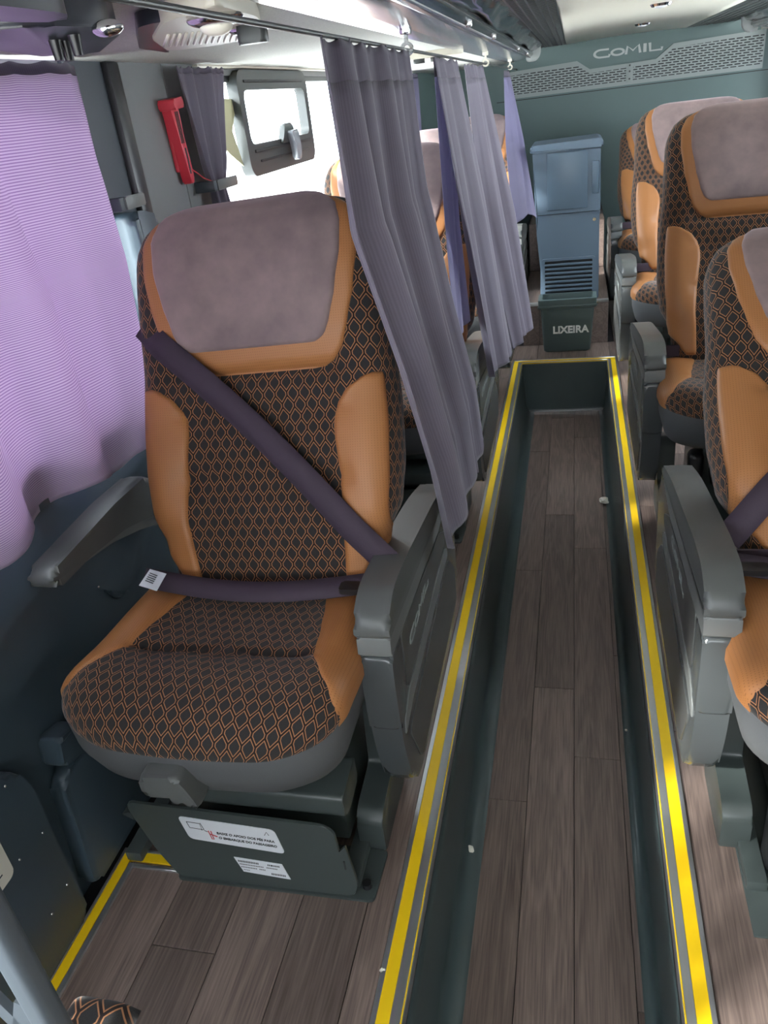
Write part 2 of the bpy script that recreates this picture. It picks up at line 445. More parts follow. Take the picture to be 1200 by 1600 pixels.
# raised wooden block closing the aisle at the rear
st = S(empty('floor_step', (0, 5.0, 0)))
box('carcass', -.318, .212, .012, 1.0, 0, .262, 'rubber', st)
for i in range(5):
    a = -.318 + i * .106
    p = box('riser_board', a + .001, a + .105, 0, .012, 0.001, .262, 'wood', st, bev=.001, seg=1)
for i in range(5):
    a = -.318 + i * .106
    plank(st, a, a + .106, .03, 1.0, .268)
box('nosing', -.318, .212, -.006, .03, .256, .272, 'alu', st, bev=.002)
st2 = S(empty('floor_bench', (0, 6.0, 0)))
box('carcass', -.318, .212, .012, .99, 0, .594, 'rubber', st2)
for i in range(5):
    a = -.318 + i * .106
    box('riser_board', a + .001, a + .105, 0, .012, .27, .594, 'wood', st2, bev=.001, seg=1)
    plank(st2, a, a + .106, 0.0, .99, .6)

# ---- left wall
wl = S(empty('wall_left', (0, 0, 0)))
box('lower_panel', XL - .05, XL, Y0, YB, -.05, .90, 'wallplastic', wl)
box('window_ledge', XL - .05, XL + .012, Y0, YB, .86, .94, 'wallplastic', wl, bev=.006)  # top edge raised to block a sun leak onto the near cushion
# moulded foot panel beside the near seat with a recessed field
prism('foot_moulding', rpoly([(.30, -.0), (.885, -.0), (.885, .40), (.86, .47), (.30, .52)], .03), 'x', XL, XL + .045, 'wallplastic', wl, bev=.012)
prism('raised_field', rpoly([(.93, .02), (1.32, .02), (1.32, .33), (.96, .33)], .03), 'x', XL, XL + .040, 'wallplastic', wl, bev=.014)
prism('side_swell', rpoly([(.35, .56), (.9, .55), (1.30, .62), (1.34, .50), (1.50, .56), (1.72, .74), (1.72, .86), (.35, .86)], .06), 'x', XL, XL + .022, 'wallplastic', wl, bev=.012)
for y, z in ((.83, .455), (.79, .30), (.86, .29), (.86, .13), (.80, .12), (1.28, .60)):
    bm = bmesh.new(); bmesh.ops.create_uvsphere(bm, u_segments=8, v_segments=6, radius=.003)
    bmesh.ops.translate(bm, verts=bm.verts, vec=(XL + (.022 if y > 1.2 else .045), y, z)); bm_obj('screw', bm, 'chrome', wl, smooth=True)
# pillars between the windows
box('pillar_panel', XL - .05, XL, 1.74, 1.90, .90, ZS, 'walldark', wl)
box('pillar_ridge', XL - .02, XL + .018, 1.90, 1.955, .90, ZS, 'black', wl, bev=.008)
box('pillar_panel', XL - .05, XL + .004, 1.957, 2.198, .90, ZS, 'wallgrey', wl)
box('pillar_panel', XL - .05, XL + .004, 2.204, 2.44, .90, ZS, 'wallgrey', wl)
box('rear_panel', XL - .05, XL, 5.75, YB, .90, ZS, 'wallgreen', wl)
box('top_rail', XL - .05, XL - .01, Y0, YB, ZS - .025, ZS + .08, 'wallgrey', wl)
prism('side_shell', rpoly([(1.76, 1.06), (1.93, 1.06), (1.93, 1.20), (1.88, 1.318), (1.80, 1.34), (1.76, 1.34)], .025), 'x', XL, XL + .07, 'wallplastic', wl, bev=.02, seg=3)

def window(n, y0, y1, x, m='frame', thin=.018):
    e = S(empty('window_%d' % n, (x, (y0 + y1) / 2, .9)))
    e.location = (0, 0, 0)
    d = .02
    box('frame_post', x - d, x + .004, y0, y0 + thin, .90, ZS - .025, m, e)
    box('frame_post', x - d, x + .004, y1 - thin, y1, .90, ZS - .025, m, e)
    box('frame_rail', x - d, x + .004, y0 + thin, y1 - thin, .90, .90 + thin, m, e)
    box('frame_rail', x - d, x + .004, y0 + thin, y1 - thin, ZS - .025 - thin, ZS - .025, m, e)
    box('pane', x - .014, x - .010, y0 + thin, y1 - thin, .90 + thin, ZS - .025 - thin, 'glass', e)
    return e
window(1, Y0, 1.74, XL - .02)
w2 = window(2, 2.44, 4.05, XL - .02)
window(3, 4.05, 5.75, XL - .02)
# hinged vent in the second window: rounded dark frame with a latch
def ring(name, outer, inner, axis, a0, a1, m, parent):
    bm = bmesh.new(); n = len(outer)
    def P(p, a): return {'x': (a, p[0], p[1]), 'y': (p[0], a, p[1])}[axis]
    V = [[bm.verts.new(P(p, a)) for p in c] for c in (outer, inner) for a in (a0, a1)]
    o0, o1, i0, i1 = V
    for k in range(n):
        j = (k + 1) % n
        bm.faces.new((o0[k], o0[j], o1[j], o1[k])); bm.faces.new((i0[k], i1[k], i1[j], i0[j]))
        bm.faces.new((o0[k], i0[k], i0[j], o0[j])); bm.faces.new((o1[k], o1[j], i1[j], i1[k]))
    return bm_obj(name, bm, m, parent, smooth=True)
vf = ring('vent_frame', rrect(2.70, 3.46, 1.325, 1.650, .05), rrect(2.745, 3.415, 1.425, 1.590, .03), 'x', XL - .025, XL + .012, 'frame', w2)
box('frame_bar', XL - .005, XL + .017, 2.76, 3.40, 1.398, 1.408, 'rubber', vf, bev=.002)
box('frame_bar', XL - .005, XL + .016, 2.80, 3.36, 1.366, 1.374, 'rubber', vf, bev=.002)
box('frame_bar', XL - .005, XL + .016, 2.76, 3.40, 1.612, 1.620, 'rubber', vf, bev=.002)
prism('latch_housing', rpoly([(3.03, 1.41), (3.22, 1.41), (3.20, 1.435), (3.17, 1.475), (3.09, 1.475), (3.06, 1.435)], .012), 'x', XL, XL + .022, 'frame', vf, bev=.004)
prism('latch', rpoly([(3.09, 1.448), (3.17, 1.452), (3.18, 1.385), (3.165, 1.345), (3.125, 1.345), (3.115, 1.40)], .012), 'x', XL + .022, XL + .045, 'rackgloss', vf, bev=.005)
# cut card stuck on the pane
cardp = [(2.54, 1.575), (2.74, 1.565), (2.655, 1.475), (2.70, 1.365), (2.60, 1.41), (2.50, 1.47)]
tag(prism('window_card', cardp, 'x', XL - .018, XL - .014, 'yellowcard', smooth=False), 'pale yellow pointed card stuck on window glass beside tied curtain', 'card')

# ---- right wall with windows
wr = S(empty('wall_right', (0, 0, 0)))
box('lower_panel', XR, XR + .05, Y0, YB, -.05, .90, 'wallplastic', wr)
box('pillar_panel', XR, XR + .05, 2.0, 2.45, .90, ZS, 'wallgrey', wr)
box('rear_panel', XR, XR + .05, 6.7, YB, .90, ZS, 'wallgreen', wr)
box('top_rail', XR, XR + .05, Y0, YB, ZS - .02, ZS + .08, 'wallgrey', wr)
box('light_blocking_panel', XR, XR + .05, Y0, 2.0, .90, ZS, 'wallgrey', wr); window(4, 2.45, 4.15, XR + .02); window(5, 4.15, 6.7, XR + .02)  # unseen panel added to cut front light; last window lengthened for rear light

# ---- unseen front bulkhead added behind the camera to cut front light, with an opening
wf = S(empty('wall_front', (0, 0, 0)))
box('lower_panel', XL - .05, XR + .05, Y0 - .05, Y0, -.40, 1.0, 'wallgrey', wf)
box('top_rail', XL - .05, XR + .05, Y0 - .05, Y0, 1.5, 1.90, 'wallgrey', wf)
box('side_post', XL - .05, -.75, Y0 - .05, Y0, 1.0, 1.5, 'wallgrey', wf)
box('side_post', 1.0, XR + .05, Y0 - .05, Y0, 1.0, 1.5, 'wallgrey', wf)

# ---- back wall
wb = S(empty('wall_back', (0, 0, 0)))
box('panel', XL - .05, XR + .05, YB, YB + .05, -.05, 1.90, 'wallgreen', wb)
box('panel_joint', -.60, XR, YB - .008, YB, 1.395, 1.400, 'rubber', wb)

# ---- ceiling
ce = S(empty('ceiling', (0, 0, 0)))
box('roof', XL - .12, XR + .12, Y0, YB + .05, 1.84, 1.90, 'soffit', ce)
vs = []; NX = 15
for y in (Y0, YB):
    for i in range(NX):
        t = i / (NX - 1); vs.append((-.06 + .86 * t, y, ZC + .010 * math.sin(PI * t)))
solid(obj('centre_panel', vs, grid_faces(2, NX), 'cream', ce), .01, 1)
for x0, x1 in ((-.27, -.062), (.802, 1.13)):
    box('mesh_backing', x0, x1, Y0, YB, ZC + .012, ZC + .02, 'rubber', ce)
    bm = bmesh.new()
    for k in range(8):
        xx = x0 + (x1 - x0) * k / 7; add_box(bm, xx - .003, xx + .003, 1.2, YB, ZC - .002, ZC + .004)
    for k in range(150):
        yy = 1.2 + k * .04; add_box(bm, x0, x1, yy, yy + .012, ZC - .001, ZC + .005)
    o = bm_obj('duct_mesh', bm, 'frame', ce); o['kind'] = 'stuff'
box('soffit_left', XL - .05, -.455, Y0, YB, ZS, ZS + .02, 'soffit', ce)
box('soffit_right', 1.315, XR + .05, Y0, YB, ZS, ZS + .02, 'soffit', ce)
box('soffit_edge', XL - .05, XL + .02, 2.40, 5.9, ZS - .006, ZS, 'cream2', ce)

# ------------------------------------------------------------------ passenger seats
VT = .925
HW = [(0, .262), (.14, .276), (.22, .316), (.32, .328), (.45, .328), (.54, .320), (.60, .314), (.70, .312), (.80, .308), (.84, .300), (.87, .285), (.895, .258), (.912, .216), (VT, .15)]
BF = [(0, .035), (.06, .062), (.2, .072), (.45, .066), (.54, .070), (.62, .092), (.75, .104), (.84, .098), (.89, .078), (.912, .05), (VT, .012)]
BB = [(0, .05), (.2, .08), (.6, .08), (.84, .07), (.90, .04), (VT, .006)]
def g_(x, c, s): return math.exp(-((x - c) / s) ** 2)
def fr(u, v):
    hw = interp(HW, v); k = min(1, abs(u) / hw)
    e = max(0, 1 - k ** 6) ** (1 / 3.0)
    a = abs(u)
    s = .030 * g_(a, .262, .060) * g_(v, .28, .22)
    ins = 1 if a < .19 else max(0, 1 - (a - .19) / .05)
    s -= .013 * ins * (g_(v, .435, .007) * .6 + g_(v, .285, .013) + g_(v, .535, .012) * 1.3)
    s += .007 * ins * (g_(v, .36, .05) + g_(v, .485, .03)) + .012 * ins * g_(v, .17, .08)
    s -= .012 * g_(u, 0, .10) * g_(v, .73, .12)
    return e * (interp(BF, v) + s)
def bk(u, v):
    hw = interp(HW, v); k = min(1, abs(u) / hw)
    return max(0, 1 - k ** 6) ** (1 / 3.0) * interp(BB, v)
def back_pt(u, v, off=0):
    p = Vector((u, -fr(u, v), v))
    if off:
        h = .004
        a = Vector((2 * h, -(fr(u + h, v) - fr(u - h, v)), 0)); b = Vector((0, -(fr(u, v + h) - fr(u, v - h)), 2 * h))
        n = a.cross(b); n = n.normalized() if n.length > 1e-9 else Vector((0, -1, 0))
        p += n * off
    return p
def back_body():
    vl = [0, .02, .05] + [.08 + i * .0175 for i in range(44)] + [.86, .875, .89, .90, .91, .918, VT]
    vl = sorted(set(round(v, 4) for v in vl)); NF = 37; NB = 13
    vs, uv, fs = [], [], []
    for v in vl:
        hw = interp(HW, v)
        for j in range(NF):
            u = hw * math.sin((j / (NF - 1) * 2 - 1) * PI / 2); f = fr(u, v)
            vs.append((u, -f, v)); uv.append((u + (0 if abs(u) < hw * .9 else math.copysign(max(0, .06 - f), u)), v))
        for j in range(1, NB - 1):
            u = hw * math.sin((1 - j / (NB - 1) * 2) * PI / 2); vs.append((u, bk(u, v), v)); uv.append((u + math.copysign(.08 + bk(u, v), u), v))
    n = NF + NB - 2
    for i in range(len(vl) - 1):
        for j in range(n): fs.append((i * n + j, i * n + (j + 1) % n, (i + 1) * n + (j + 1) % n, (i + 1) * n + j))
    fs.append(tuple(range(n))[::-1]); fs.append(tuple((len(vl) - 1) * n + j for j in range(n)))
    return mesh('backrest', vs, fs, uv)
def back_patch(name, rows, puff, sgn=1, nc=25, edge=.016):
    """rows: (v, u_left, u_right)"""
    vs, uv = [], []; v0, v1 = rows[0][0], rows[-1][0]
    lo = [(r[0], r[1]) for r in rows]; hi = [(r[0], r[2]) for r in rows]
    NR = max(16, int((v1 - v0) / .011))
    for i in range(NR + 1):
        v = v0 + (v1 - v0) * (.5 - .5 * math.cos(PI * i / NR))
        a, b = interp(lo, v), interp(hi, v)
        for j in range(nc):
            t = .5 - .5 * math.cos(PI * j / (nc - 1)); u = a + (b - a) * t
            dist = min(u - a, b - u, v - v0, (v1 - v) if v1 < .9 else 1)
            k = min(1, max(0, dist / edge)); off = -.004 + (puff + .004) * math.sqrt(1 - (1 - k) ** 2)
            vs.append(back_pt(u * sgn, v, off)); uv.append((u, v))
    return mesh(name, vs, grid_faces(NR + 1, nc, sgn < 0), uv)
PANEL = [(0.527, -0.1238, 0.1238), (0.533, -0.1665, 0.1665), (0.55, -0.1979, 0.1979), (0.58, -0.2189, 0.2189), (0.63, -0.2341, 0.2341), (0.7, -0.2513, 0.2513), (0.78, -0.2636, 0.2636), (0.84, -0.2626, 0.2626), (0.88, -0.2455, 0.2455), (0.905, -0.2046, 0.2046), (0.923, -0.1238, 0.1238)]
PAD = [(0.585, -0.1332, 0.1332), (0.59, -0.1629, 0.1629), (0.605, -0.1826, 0.1826), (0.635, -0.1954, 0.1954), (0.7, -0.2132, 0.2132), (0.78, -0.229, 0.229), (0.84, -0.231, 0.231), (0.88, -0.2191, 0.2191), (0.905, -0.1875, 0.1875), (0.924, -0.1184, 0.1184)]
BOL = [(0.035, 0.1852, 0.2192), (0.06, 0.1852, 0.2396), (0.12, 0.1891, 0.2798), (0.2, 0.195, 0.2963), (0.3, 0.1891, 0.3047), (0.4, 0.1812, 0.3067), (0.44, 0.1872, 0.3056), (0.475, 0.2108, 0.3036), (0.5, 0.2462, 0.3015), (0.512, 0.2758, 0.2984)]

# cushion
CO = rpoly([(-.318, .27), (-.322, -.19), (-.20, -.272), (0, -.285), (.20, -.272), (.302, -.20), (.30, .27)], [.04, .10, .09, .2, .09, .10, .04], 6)
CC = Vector((0, -.01))
def gauge(x, y):
    p = Vector((x, y)) - CC
    if p.length < 1e-6: return 0
    best = 1e9
    for i in range(len(CO)):
        a = Vector(CO[i]) - CC; b = Vector(CO[(i + 1) % len(CO)]) - CC; e = b - a
        den = p.x * e.y - p.y * e.x
        if abs(den) < 1e-12: continue
        t = (a.x * e.y - a.y * e.x) / den; s = (a.x * p.y - a.y * p.x) / den
        if t > 0 and -1e-6 <= s <= 1 + 1e-6: best = min(best, t)
    return 1 / best
def cz(x, y, s=None):
    s = gauge(x, y) if s is None else s
    a = abs(x)
    z = .500 + .034 * g_(y, -.15, .11) * (1 - .3 * (x / .3) ** 2) + .022 * g_(a, .25, .06) * g_(y, .06, .16)
    ins = 1 if a < .19 else max(0, 1 - (a - .19) / .05)
    z -= .012 * ins * g_(y, -.035, .012)
    q = max(0, (s - .78) / .22); q = min(1, q)
    return z - .046 * (1 - math.sqrt(1 - q * q))
def cushion():
    S_ = [0, .12, .25, .38, .5, .6, .7, .78, .83, .88, .92, .955, .98, 1.0]; n = len(CO)
    # resample the outline finely
    pts = []
    for i in range(n):
        a, b = Vector(CO[i]), Vector(CO[(i + 1) % n]); k = max(1, int((b - a).length / .014))
        pts += [a.lerp(b, j / k) for j in range(k)]
    n = len(pts); vs, uv, fs = [(CC.x, CC.y, cz(0, CC.y, 0))], [(CC.x, CC.y)], []
    for s in S_[1:]:
        for p in pts:
            q = CC + (p - CC) * s; vs.append((q.x, q.y, cz(q.x, q.y, s))); 
            d = .500 + .034 * g_(q.y, -.15, .11) - vs[-1][2] if s > .8 else 0
            dr = (p - CC).normalized(); uv.append((q.x + dr.x * d * .7, q.y + dr.y * d * .7))
    for dz, sc_ in ((-.008, 1.003), (-.016, 1.0), (-.024, .988)):
        for k, p in enumerate(pts):
            q = CC + (p - CC) * sc_; zt = vs[1 + (len(S_) - 2) * n + k][2]; vs.append((q.x, q.y, zt + dz)); dr = (p - CC).normalized()
            u0 = uv[1 + (len(S_) - 2) * n + k]; uv.append((u0[0] - dr.x * dz, u0[1] - dr.y * dz))
    R = (len(vs) - 1) // n
    for j in range(n): fs.append((0, 1 + (j + 1) % n, 1 + j))
    for i in range(R - 1):
        for j in range(n): fs.append((1 + i * n + j, 1 + i * n + (j + 1) % n, 1 + (i + 1) * n + (j + 1) % n, 1 + (i + 1) * n + j))
    return mesh('seat_cushion', vs, fs, uv)
def outline_x(y, sgn=1):
    best = 0
    for i in range(len(CO)):
        a, b = CO[i], CO[(i + 1) % len(CO)]
        if (a[1] - y) * (b[1] - y) <= 0 and abs(a[1] - b[1]) > 1e-9:
            best = max(best, sgn * (a[0] + (b[0] - a[0]) * (y - a[1]) / (b[1] - a[1])))
    return best
def cushion_bolster(sgn):
    INN = [(-.178, .290), (-.15, .275), (-.10, .240), (-.04, .206), (.02, .200), (.10, .185), (.2, .165), (.262, .16)]
    vs, uv = [], []; NR = 34; nc = 16
    for i in range(NR + 1):
        y = -.178 + .438 * i / NR; a = interp(INN, y); b = outline_x(y, sgn) * .9995; a = min(a, b - .004)
        for j in range(nc):
            x = a + (b - a) * (j / (nc - 1)) ** .8; dist = min(x - a, y + .178, .26 - y + .01)
            k = min(1, max(0, dist / .018)); off = -.004 + .009 * math.sqrt(1 - (1 - k) ** 2)
            q = min(1, max(0, (gauge(x * sgn, y) - .78) / .22)); ox = off * q * .9
            vs.append(((x + ox) * sgn, y, cz(x * sgn, y) + off * (1 - .6 * q))); uv.append((x * sgn, y))
        for dz in (.006, .012, .018, .025):
            x, z = b + .005 * min(1, (y + .178) / .03), cz(b * sgn, y) - dz; vs.append((x * sgn, y, z)); uv.append(((b + dz) * sgn, y))
    return mesh('cushion_side', vs, grid_faces(NR + 1, nc + 4, sgn < 0), uv)
def fascia():
    n = len(CO); rings = [(.462, .985, 0), (.445, .998, 0), (.390, .985, 0), (.345, .945, .006), (.322, .90, .012), (.315, .84, .015)]
    vs, fs = [], []
    for z, s, dy in rings:
        for p in CO:
            q = CC + (Vector(p) - CC) * s; vs.append((q.x, q.y + dy, z))
    for i in range(len(rings) - 1):
        for j in range(n): fs.append((i * n + j, i * n + (j + 1) % n, (i + 1) * n + (j + 1) % n, (i + 1) * n + j))
    fs.append(tuple((len(rings) - 1) * n + j for j in range(n))); fs.append(tuple(range(n))[::-1])
    return mesh('cushion_base', vs, fs)
def ribbon(name, pts, wd, side, th=.0022):
    """belt: flat band through pts; side = width direction at each point"""
    vs = []
    for p, s in zip(pts, side):
        s = Vector(s).normalized() * wd / 2; vs += [Vector(p) - s, Vector(p), Vector(p) + s]
    return mesh(name, vs, grid_faces(len(pts), 3), None)
SS = .925
CACHE = {}
def cached(k, f):
    if k not in CACHE: CACHE[k] = f()
    return CACHE[k]
def part(name, key, f, m, parent):
    return link(name, cached(key, f), m, parent)
def bm_mesh(name, bm, smooth=True):
    bmesh.ops.recalc_face_normals(bm, faces=bm.faces); me = bpy.data.meshes.new(name); bm.to_mesh(me); bm.free()
    if smooth:
        me.polygons.foreach_set('use_smooth', [True] * len(me.polygons)); me.set_sharp_from_angle(angle=math.radians(35))
    return me
def PM(name, pts, axis, a0, a1, bev=0, seg=2):
    def f():
        bm = bmesh.new(); add_prism(bm, pts, axis, a0, a1, bev, seg); return bm_mesh(name, bm)
    return f
def BM(name, lst, bev=0):
    def f():
        bm = bmesh.new()
        for b in lst: add_box(bm, *b, bev, 2)
        return bm_mesh(name, bm)
    return f

ARM_BODY = rpoly([(.0, .54), (-.008, .42), (-.004, .24), (.045, .07), (.12, .03), (.78, .03), (.855, .10), (.865, .42), (.79, .472)], [.004, .06, .08, .05, .05, .06, .08, .08, .01])
ARM_CAP = rpoly([(-.014, .540), (-.008, .580), (.06, .618), (.18, .612), (.60, .548), (.78, .500), (.80, .470)], [.008, .03, .05, .08, .12, .03, .01])
def seat(x0, y0, m, angle, label, belt=False, logo_on=True, notices=False, pivot=(.245, .47), shift=.018, skew=0):
    """m=+1: armrest on the seat's +x side (left-hand single seats), -1: on its -x side"""
    e = empty('passenger_seat', (x0, y0, 0)); tag(e, label, 'seat', 'reclining coach seats')
    part('seat_cushion', 'cus', cushion, 'fabric', e)
    part('cushion_side', 'cbR', lambda: cushion_bolster(1), 'leather', e)
    part('cushion_side', 'cbL', lambda: cushion_bolster(-1), 'leather', e)
    part('cushion_base', 'fas', fascia, 'seatgrey', e)
    lv = part('recline_lever', 'lev', PM('recline_lever', rpoly([(-.075, .425), (.005, .430), (.022, .40), (.040, .352), (.025, .350), (-.005, .375), (-.075, .372)], .014), 'y', -.315, -.262, .012, 3), 'arm', e)
    # backrest
    b = part('backrest', 'back', back_body, 'fabric', e); b.location = (shift, pivot[0], pivot[1]); b.rotation_euler.y = math.radians(skew); b.rotation_euler.x = -math.radians(angle)
    part('side_bolster', 'bolR', lambda: back_patch('side_bolster', BOL, .010), 'leather', b)
    part('side_bolster', 'bolL', lambda: back_patch('side_bolster', BOL, .010, -1), 'leather', b)
    part('headrest_panel', 'hp', lambda: back_patch('headrest_panel', PANEL, .006, nc=33), 'leather', b)
    part('headrest_pad', 'pad', lambda: back_patch('headrest_pad', PAD, .014, nc=33, edge=.012), 'velvet', b)
    # armrest
    xa, xb = .300 * m, .368 * m
    lo, hi = min(xa, xb), max(xa, xb)
    a = part('armrest', 'ab%d' % m, PM('armrest', ARM_BODY, 'x', lo, hi, .016, 3), 'armgloss', e)
    part('armrest_cap', 'ac%d' % m, PM('armrest_cap', ARM_CAP, 'x', lo - .004, hi + .004, .018, 3), 'arm', a)
    part('collar', 'co%d' % m, PM('collar', rpoly([(-.006, .538), (-.010, .492), (.60, .440), (.78, .470)], .005), 'x', lo - .002, hi + .002, .010, 3), 'armstripe', a)
    part('front_cover', 'fc%d' % m, PM('front_cover', rpoly([(-.012, .490), (-.015, .42), (-.010, .285), (.055, .30), (.075, .36), (.070, .490)], .012), 'x', lo - .002, hi + .002, .016, 3), 'armgloss', a)
    so = hi if m > 0 else lo
    def slab(key, pts, r, t, mt, nm):
        part(nm, '%s%d' % (key, m), PM(nm, rpoly(pts, r), 'x', min(so - .002 * m, so + t * m), max(so - .002 * m, so + t * m), .001, 1), mt, a)
    slab('st1', [(.02, .245), (.03, .285), (.10, .315), (.66, .345), (.70, .325), (.70, .30), (.12, .272)], .012, .003, 'armstripe', 'side_stripe')
    slab('pn1', [(.085, .325), (.085, .485), (.60, .432), (.70, .385), (.68, .36)], .02, .0025, 'armpanel', 'side_panel')
    slab('pn2', [(.06, .22), (.70, .285), (.80, .20), (.80, .075), (.14, .055)], .03, .0025, 'armpanel', 'side_panel')
    if logo_on:
        if m > 0: logo(a, (so + .003, .15, .395), (0, 1, .02), (0, -.02, 1), .042, 'grille')
        else: logo(a, (so - .003, .50, .405), (0, -1, 0), (0, 0, 1), .042, 'grille')
    # frame under the cushion
    part('frame', 'frm', BM('frame', [(-.20, .24, -.10, .27, .03, .405), (-.20, .275, -.15, .26, .33, .406)], .006), 'steel', e)
    part('frame_rail', 'rail', BM('frame_rail', [(-.285, -.245, -.20, .36, 0, .03)], .003), 'steel', e)
    part('frame_rail', 'rail2', BM('frame_rail', [(.245, .285, -.20, .36, 0, .03)], .003), 'steel', e)
    part('cross_beam', 'beam', PM('cross_beam', rpoly([(-.205, .285), (-.205, .232), (-.165, .222), (-.10, .235), (-.10, .30)], .012), 'x', -.17, .285, .004), 'steel', e)
    sb = part('side_bracket', 'sbk%d' % m, PM('side_bracket', rpoly([(-.10, .0), (.12, .0), (.12, .30), (.06, .30), (.045, .13), (-.075, .115), (-.10, .09)], .012), 'x', min(.262 * m, .322 * m), max(.262 * m, .322 * m), .004), 'steel', e)
    if m > 0:
        pl = part('footrest_plate', 'fp', PM('footrest_plate', rpoly([(-.203, .238), (.245, .226), (.262, .205), (.264, .150), (.280, .170), (.292, .060), (.282, .012), (-.135, .008), (-.170, .085), (-.205, .212)], [.015, .02, .01, .003, .003, .01, .02, .01, .04, .01]), 'y', -.226, -.219, .0015, 1), 'steel', e)
        part('side_fin', 'ff', PM('side_fin', rpoly([(-.206, .205), (-.228, .196), (-.200, .180)], .004), 'y', -.225, -.200, .001, 1), 'steel', pl)
        part('foot_flange', 'flg', PM('foot_flange', rpoly([(-.14, -.232), (.322, -.228), (.327, -.10), (-.14, -.10)], .012), 'z', .0005, .008, .001, 1), 'steel', e)
        part('bolt', 'bolt', lambda: cyl_mesh('bolt', .011, .012, (.300, -.195, .008)), 'black', e)
        part('slot', 'slot', BM('slot', [(.270, .274, -.2275, -.2262, .10, .125)]), 'black', pl)
        if notices:
            n = PM('notice_sticker', rpoly([(-.088, .212), (.130, .200), (.143, .128), (-.075, .144)], .012), 'y', -.2275, -.2262)()
            s = link('notice_sticker', n, 'white', pl)
            xd, zd = (1, 0, -.06), (.14, 0, 1)
            text_mesh('lettering', 'BAIXE O APOIO DOS P\u00c9S PARA', .0094, 'ink', s, frame_mtx((.0600, -.2278, .1675), xd, (.06, 0, 1)), .0002, bold=.0003)
            text_mesh('lettering', 'O EMBARQUE DO PASSAGEIRO', .0094, 'ink', s, frame_mtx((.0625, -.2278, .1530), xd, (.06, 0, 1)), .0002, bold=.0003)
            for pth in ([(-.070, .198), (-.040, .196), (-.038, .178), (-.066, .180), (-.070, .198)], [(-.038, .198), (-.033, .178), (-.040, .176)], [(.106, .181), (.112, .192), (.116, .182)], [(-.033, .176), (-.026, .172)]):
                bm = bmesh.new(); stroke_ribbon(bm, pth, .0014, .0004)
                bm_obj('seat_drawing', bm, 'ink', s).matrix_local = Matrix(((1, 0, 0, 0), (0, 0, -1, -.2276), (0, 1, 0, 0), (0, 0, 0, 1)))
            bm = bmesh.new()
            stroke_ribbon(bm, [(-.024, .176), (-.020, .150), (-.016, .150), (-.018, .176)], .0022, .0004)
            bm_obj('leg_drawing', bm, 'redink', s).matrix_local = Matrix(((1, 0, 0, 0), (0, 0, -1, -.2276), (0, 1, 0, 0), (0, 0, 0, 1)))
            bm = bmesh.new(); stroke_ribbon(bm, [(-.022, .166), (-.006, .160)], .003, .0004)
            bm_obj('seat_drawing', bm, 'redink', s).matrix_local = Matrix(((1, 0, 0, 0), (0, 0, -1, -.2276), (0, 1, 0, 0), (0, 0, 0, 1)))
            n = PM('specification_label', [(.018, .098), (.128, .092), (.140, .045), (.032, .053)], 'y', -.2275, -.2262)()
            s = link('specification_label', n, 'white', pl)
            bm = bmesh.new()
            for (xx, zz, L, wd) in ((.026, .088, .046, .006), (.094, .085, .008, .005), (.104, .0845, .018, .005), (.028, .0785, .056, .003), (.090, .0755, .026, .003), (.030, .0695, .036, .003), (.072, .0675, .014, .003), (.034, .0605, .014, .002), (.098, .0565, .030, .006)):
                k = 0
                while k < L:
                    d = .0022; stroke_ribbon(bm, [(xx + k, zz - .05 * k), (xx + k + d, zz - .05 * (k + d))], wd, .0003); k += d * 1.7
            bm_obj('print', bm, 'ink', s).matrix_local = Matrix(((1, 0, 0, 0), (0, 0, -1, -.2276), (0, 1, 0, 0), (0, 0, 0, 1)))
    else:
        part('leg_tube', 'lgt', lambda: leg_mesh(), 'black', e)
        part('foot_plate', 'ftp', BM('foot_plate', [(-.288, -.10, -.30, .28, 0, .006)], .002), 'steel', e)
    # belts
    part('belt_strap', 'bs%d' % m, BM('belt_strap', [(min(.20 * m, .31 * m), max(.20 * m, .31 * m), .215, .222, .515, .56)], .002), 'belt', e)
    if belt:
        pts, sd = [], []
        for i in range(41):
            t = i / 40; u = (-.292 + .60 * t); v = .665 - .60 * t + .03 * math.sin(PI * t)
            p = Vector((u * m, -interp([(0, .060), (.12, .106), (.5, .106), (.85, .108), (1, .075)], t), v))
            pts.append(p); sd.append((.67 * m, 0, .74))
        o = link('shoulder_belt', ribbon('shoulder_belt', pts, .062, sd), 'belt', b); solid(o, .0025)
        pts, sd = [], []
        for i in range(25):
            t = i / 24; x = -.275 + .565 * t; pts.append((x * m, .165 - .022 * math.sin(PI * t), .540 + .018 * (1 - math.sin(PI * t)))); sd.append((0, .75, .55))
        o = link('lap_belt', ribbon('lap_belt', pts, .05, sd), 'belt', e); solid(o, .0025)
        bw = link('buckle', PM('buckle', rrect(.225, .285, .13, .165, .006), 'z', .548, .562, .003)(), 'black', e)
        if m < 0: bw.location.x = -.51
        if m > 0:
            c = link('care_label', mesh('care_label', [(-.262, .118, .566), (-.205, .098, .566), (-.190, .132, .592), (-.242, .150, .592)], [(0, 1, 2, 3)], None, False), 'white', e); solid(c, .001)
            bm = bmesh.new()
            for k in range(5): stroke_ribbon(bm, [(-.018, .012 - .005 * k), (.010, .012 - .005 * k)], .002, .0002)
            pr = bm_obj('print', bm, 'ink', c); pr.matrix_local = frame_mtx((-.226, .1235, .581), (.057, -.02, 0), (.018, .034, .026))
